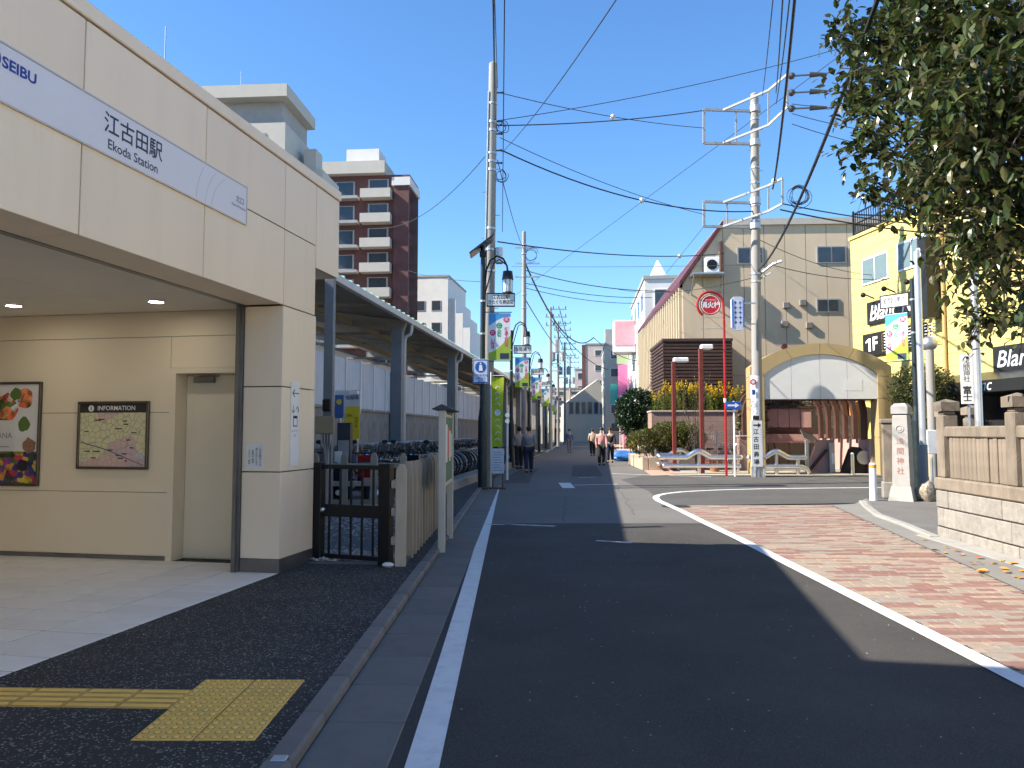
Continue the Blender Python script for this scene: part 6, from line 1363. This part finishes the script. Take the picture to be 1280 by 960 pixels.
block('white_building', 'tall white building next beyond the beige building', at(808,56), SR, 9, 14, hgt(349,56), WH, 4, 3, 'fl')
t = thing('roof_dish', 'small pale pyramid rooflight on the white building', 'rooflight', (P(822,345,58).x,58,hgt(349,56)+.25)); frus(.7,.05,0,1.6).build('cone', WH, t)
b = block('pink_sign_shop', 'white shop building with a pink sign panel beyond the white building', at(798,66), SR, 8, 12, hgt(398,66), WH, 3, 2, 'fl')
MB().bx(-2.0,-.1,-.2,2.6,hgt(440,66),hgt(400,66)).build('sign_box', M('sign_offwhite', (.7,.66,.66), .5), b); MB().bx(-1.9,-.2,-.23,-.205,hgt(432,66),hgt(402,66)).build('pink_panel', M('sign_pink', (.72,.35,.4), .5), b)
b = block('pale_green_shop', 'narrow shop building with pale green and magenta vertical signs', at(787,78), SR, 6, 12, hgt(420,78), GRW, 3, 2, 'fl')
MB().bx(-1.2,-.1,-.2,0,hgt(455,78),hgt(438,78)).build('green_panel', M('sign_palegreen', (.45,.55,.3), .6), b); MB().bx(-1.1,-.15,-.22,0,hgt(500,78),hgt(456,78)).build('magenta_panel', M('sign_magenta', (.8,.2,.4), .6), b); MB().bx(-1.9,-1.15,-.2,0,hgt(505,78),hgt(480,78)).build('teal_panel', M('sign_teal', (.05,.35,.32), .6), b)
b = block('beige_apartment', 'slim beige apartment building with a dark rooftop tower down the street', at(757,96), SR, 6, 14, hgt(432,96), WHC, 5, 2, 'fl'); MB().bx(.1,1.4,.5,3,hgt(432,96),hgt(411,96)).build('rooftop_tower', GRW, b)
b = block('pinkish_slab', 'pinkish slab building with a dark edge at the end of the street', at(733,135), SR, 9, 10, hgt(431,135), PKW, 6, 2, 'f', (.3,.4)); MB().bx(-.7,-.02,-.1,1,0,hgt(431,135)).build('dark_edge', BRN, b)
b = thing('gabled_hall', 'low pale gabled hall with a window band closing the street', 'building', at(708,118), 0); Wh = P(757,560,118).x-P(708,560,118).x; he, hr = hgt(500,118), hgt(473,118)
MB().prism([(0,0),(Wh,0),(Wh,he),(Wh*.85,hr),(0,he-.4)], 0, 14, 'y').build('wall', WHC, b)
for k in range(6): q = MB().bx(.4+Wh/6.3*k,.4+Wh/6.3*k+Wh/8,-.06,-.002,hgt(518,118),hgt(502,118)).build('window', GRW, b); MB().bx(.5+Wh/6.3*k,.3+Wh/6.3*k+Wh/8,-.07,-.061,hgt(517,118),hgt(503,118)).build('pane', WG, q)
block('far_shop', 'low grey shop row at the far left of the street', at(672,95), SR, -6, 30, 5.5, GRW, 2, 2, 'r') if False else None
for k, (px, Y, w, d, h, m, lb) in enumerate(((640,66,7,16,6.4,WHC,'cream two storey shop beyond the platform on the left'),(664,84,7,16,7.5,GRW,'grey two storey shop farther along on the left'),(680,103,7,14,6.2,WH,'white shop at the far left end of the street'))):
    q = at(px,Y); block('street_shop', lb, (q[0]-w,q[1],0), SR, w, d, h, m, 2, 2, 'fr')
for k, (px, Y, w, d, py, m, lb) in enumerate(((690,150,9,10,486,WHC,'distant cream block beyond the end of the street'),(719,170,8,10,462,PKW,'distant pinkish block above the gabled hall'),(744,150,7,10,452,WH,'distant white block right of the gabled hall'))):
    block('distant_block', lb, at(px,Y), SR, w, d, hgt(py,Y), m, 5, 3, 'f')
# canopies and street clutter on the right shops
for k, (px, Y, c) in enumerate(((779,52,(.72,.3,.4)),(786,47,(.7,.55,.08)),(775,60,(.7,.35,.42)))):
    q = at(px,Y); t = thing('shop_flag', ['pink upright shop flag on the right pavement','yellow upright shop flag nearest the hedge','second pink upright shop flag farther along'][k], 'flag', q, 0, 'upright shop flags'); MB().cyl((0,0,0),(0,0,2.6),.02,n=6).build('pole', WHITEP, t); MB().add([(0,0,.5),(.55,.05,.55),(.6,-.03,1.5),(.55,.04,2.5),(0,0,2.5),(0,0,1.5)], [(0,1,2,5),(5,2,3,4)]).build('cloth', M('shopflag%d'%k, c, .8), t)
t = tag(lumpy((0,0,.25),.8,.5,.3,9,.2).build('blue_tarp', M('tarp', (.03,.14,.4), .4, .1, 3, .5, 12), None, True), 'crumpled blue tarpaulin on the pavement beside the hedge', 'tarpaulin'); t.location = at(783,41)
# apartment towers beyond the railway
PALE = M('pale_render', (.46,.43,.38), .8, .05, 1, dirt=.2, dirtc=(.36,.34,.3), dscale=.5)
tw = thing('apartment_tower', 'brown brick apartment tower with pale balconies behind the platform canopy', 'apartment tower', at(404,92), R(-5)); Wt = P(507,560,92).x-P(400,560,92).x; ht = hgt(206,92)
MB().bx(0,Wt,0,5,0,ht-1.5).build('wall', BRN, tw); MB().bx(-.4,Wt*.72,-1.0,5.2,ht-1.5,ht).build('roof_slab', PALE, tw); MB().bx(Wt*.2,Wt*.6,1,4.5,ht,ht+2.2).build('penthouse', WH, tw)
for f in range(9):
    z = ht-3.0*(f+1)-1.6
    MB().bx(Wt*.44,Wt*.8,-1.4,0,z,z+1.1).build('balcony', PALE, tw); MB().bx(-.3,Wt*.4,-1.2,0,z,z+.35).build('balcony_slab', GRW, tw)
    q = MB().bx(Wt*.5,Wt*.75,-.06,-.002,z+1.1,z+2.6).build('window', GRW, tw); MB().bx(Wt*.52,Wt*.73,-.07,-.061,z+1.15,z+2.5).build('pane', WG, q)
    q = MB().bx(Wt*.1,Wt*.34,-.06,-.002,z+.6,z+2.4).build('window', GRW, tw); MB().bx(Wt*.12,Wt*.32,-.07,-.061,z+.7,z+2.3).build('pane', WG, q)
MB().bx(Wt*.82,Wt,-.5,5,0,ht-3).build('corner_bay', BRN, tw); MB().bx(Wt*.8,Wt+.2,-.7,5.2,ht-3,ht-2).build('bay_cap', WH, tw)
up = thing('pale_tower', 'pale apartment block rising just above the station roof', 'apartment tower', at(226,66), R(-4)); hu = hgt(112,66); Wu = P(358,560,66).x-P(232,560,66).x
MB().bx(0,Wu,0,7,0,hu-3.2).build('wall', PALE, up); MB().bx(-.3,Wu+.3,-.6,7,hu-1.1,hu).build('roof_slab', PALE, up); MB().bx(.5,Wu-.5,.6,7,hu-3.2,hu-1.1).build('setback', GRW, up); MB().bx(Wu+.31,Wu+2.4,3.0,8,0,hu-6.4).build('lower_wing', PALE, up); MB().bx(Wu+.6,Wu+1.7,3.2,5,hu-6.4,hu-4.4).build('parapet_block', PALE, up)
for f in range(8): z = hu-3.2-3*(f+1)+.6; q = MB().bx(Wu*.2,Wu*.8,-.06,-.002,z,z+1.5).build('window', GRW, up); MB().bx(Wu*.22,Wu*.5,-.07,-.061,z+.06,z+1.44).build('pane', WG, q)
t = thing('roof_tank', 'small steel equipment box on the pale apartment roof', 'tank', (P(305,560,68).x,68,hu+.0)); MB().bev(-.7,.7,-.5,.5,0,1.2,.05).build('box', STEEL, t); MB().cyl((-1.0,0,0),(-1.0,0,2.6),.03,n=5).build('aerial', STEEL, t)
wb = block('white_walled_block', 'white walled block with stepped side behind the canopy', at(512,104), R(-8), P(560,560,104).x-P(512,560,104).x, 12, hgt(347,104), WH, 4, 1, '', cat='building')
for f in range(4):
    for c in range(2): z = 9+3.0*f; x = .7+2.2*c; q = MB().bx(x,x+1.3,-.06,-.002,z,z+1.4).build('window', GRW, wb); MB().bx(x+.08,x+1.22,-.07,-.061,z+.08,z+1.32).build('pane', WG, q)
w5 = P(560,560,104).x-P(512,560,104).x
for k in range(3): MB().bx(w5+.02+1.0*k,w5+1.0*(k+1),.3,11,0,hgt(347,104)-2.0*(k+1)-1).build('stepped_wing', WH, wb)
t = thing('roof_aerial', 'thin aerial mast rising above the station roof', 'aerial', (C0.x-2.2,C0.y-1.6,4.5)); q = P(206,80,6.9); t.location = (q.x,q.y,4.56); MB().cyl((0,0,0),(0,0,P(206,33,6.9).z-4.56),.006,n=5).build('mast', STEEL, t); MB().cyl((0,0,0),(0,0,.05),.03,n=8).build('foot', STEEL, t)

# ================================================================ unseen shop and pale ground, added to bounce sunlight onto the station
op = block('bounce_shop', 'cream two storey shop added out of view to bounce sunlight onto the station', (11.5,-16,0), R(0), 10, 18, 8, M('wall_pale_cream', (.72,.64,.52), .8, .04, 1), 2, 3, 'l', (.4,.4)); struct('bounce_forecourt', MB().add([(5.6,-20,.002),(30,-20,.002),(30,6,.002),(6.4,6,.002)], [(0,1,2,3)]), M('bounce_paving', (.4,.37,.32), .9, .1, 1)); struct('shrine_grounds', MB().add([(6.7,-3,-.004),(30,-3,-.004),(30,16,-.004),(7.2,11.4,-.004)], [(0,1,2,3)]), M('bounce_gravel', (.38,.34,.28), .95, .15, 3, .5, 60))  # shop and forecourt added as bounce surfaces; shrine ground made pale for bounce too

# ================================================================ people walking down the street
SKIN = M('skin', (.5,.32,.23), .6); HAIR = M('hair', (.02,.015,.012), .6)
def skin_obj(name, pts, edges, rad, m, parent, root=0, sub=1):
    me = bpy.data.meshes.new(name); me.from_pydata(pts, edges, []); me.materials.append(m); o = bpy.data.objects.new(name, me); col.objects.link(o); o.parent = parent
    md = o.modifiers.new('skin', 'SKIN'); md.use_smooth_shade = True
    for i, r in enumerate(rad): me.skin_vertices[0].data[i].radius = r if isinstance(r, tuple) else (r, r); me.skin_vertices[0].data[i].use_root = i == root
    s = o.modifiers.new('sub', 'SUBSURF'); s.levels = sub; s.render_levels = sub; return o
def person(label, loc, rz, top, bottom, stride=.22, arm=.15, bag=None, skirt=False):
    t = thing('person', label, 'person', loc, rz, 'people walking on the street'); s = stride
    pts = [(0,0,.95),(0,0,1.15),(0,0,1.38),(0,0,1.5),(0,.01,1.62),(0,.0,1.72),
           (.1,0,.9),(.1,s*.55,.5),(.1,s*.5-.02,.09),(.1,s*.5+.16,.04), (-.1,0,.9),(-.1,-s*.1,.5),(-.1,-s*.9,.12),(-.1,-s*.9+.14,.04),
           (.19,0,1.4),(.24,-arm*.5,1.14),(.23,arm*.1,.9),(.225,arm*.3,.8), (-.19,0,1.4),(-.24,arm*.6,1.14),(-.23,arm*1.5,.92),(-.225,arm*1.8,.83)]
    ed = [(0,1),(1,2),(2,3),(3,4),(4,5),(0,6),(6,7),(7,8),(8,9),(0,10),(10,11),(11,12),(12,13),(2,14),(14,15),(15,16),(16,17),(2,18),(18,19),(19,20),(20,21)]
    rad = [(.15,.11),(.14,.1),(.16,.1),.055,(.085,.1),(.07,.085),.085,.06,.045,.04,.085,.06,.045,.04,.06,.045,.035,.032,.06,.045,.035,.032]
    skin_obj('body', pts, ed, rad, SKIN, t)
    k = [0,1,2,14,15,16,18,19,20]; mp_ = {v:i for i, v in enumerate(k)}; e2 = [(mp_[a],mp_[b]) for a, b in ed if a in mp_ and b in mp_]
    skin_obj('jacket', [pts[i] for i in k], e2, [(.175,.135),(.17,.13),(.185,.125),.08,.066,.055,.08,.066,.055], top, t)
    k = [0,6,7,8,10,11,12]; mp_ = {v:i for i, v in enumerate(k)}; e2 = [(mp_[a],mp_[b]) for a, b in ed if a in mp_ and b in mp_]
    skin_obj('skirt' if skirt else 'trousers', [pts[i] for i in k], e2, [(.165,.125),(.12,.13),.1,.075,(.12,.13),.1,.075], bottom, t)
    MB().sphere((0,-.02,1.68),.1,.115,.115,12,8).build('hair', HAIR, t, True)
    for i in (9,13): MB().bev(pts[i][0]-.045,pts[i][0]+.045,pts[i][1]-.2,pts[i][1]+.06,0,.08,.02).build('shoe', RUB, t)
    if bag: MB().bev(.2,.34,-.05,.2,.55,.85,.03).tube([(.27,.0,.85),(.25,.05,1.0),(.27,.14,.85)],.012,5).build('handbag', bag, t)
    return t
NV = M('cloth_navy', (.02,.025,.05), .9); GYC = M('cloth_grey', (.22,.22,.24), .9); PKC = M('cloth_pink', (.5,.25,.24), .9); BEC = M('cloth_beige', (.42,.34,.26), .9); BKC = M('cloth_black', (.02,.02,.022), .9); BLC = M('cloth_blue', (.1,.16,.3), .9)
q = P(661,590,29.5); person('person in a grey top and navy trousers walking at left of the street', (q.x,q.y,0), R(2), GYC, NV, .24, .16)
q = P(649,590,32.5); person('person in pale clothes carrying a bag near the left lamp posts', (q.x,q.y,0), R(10), BEC, BKC, .2, .14, BKC)
q = P(752,590,36); person('person in a pink top on the right side of the road', (q.x,q.y,0), R(176), PKC, BKC, .22, .15)
q = P(763,590,39); person('person in a dark coat beside the one in pink', (q.x,q.y,0), R(170), BKC, NV, .18, .13)
q = P(712,590,58); person('small distant person in blue in the middle of the road', (q.x,q.y,0), R(180), BLC, GYC, .2, .14)
q = P(741,590,50); person('distant person in beige walking away on the right', (q.x,q.y,0), R(0), BEC, BKC, .2, .14)
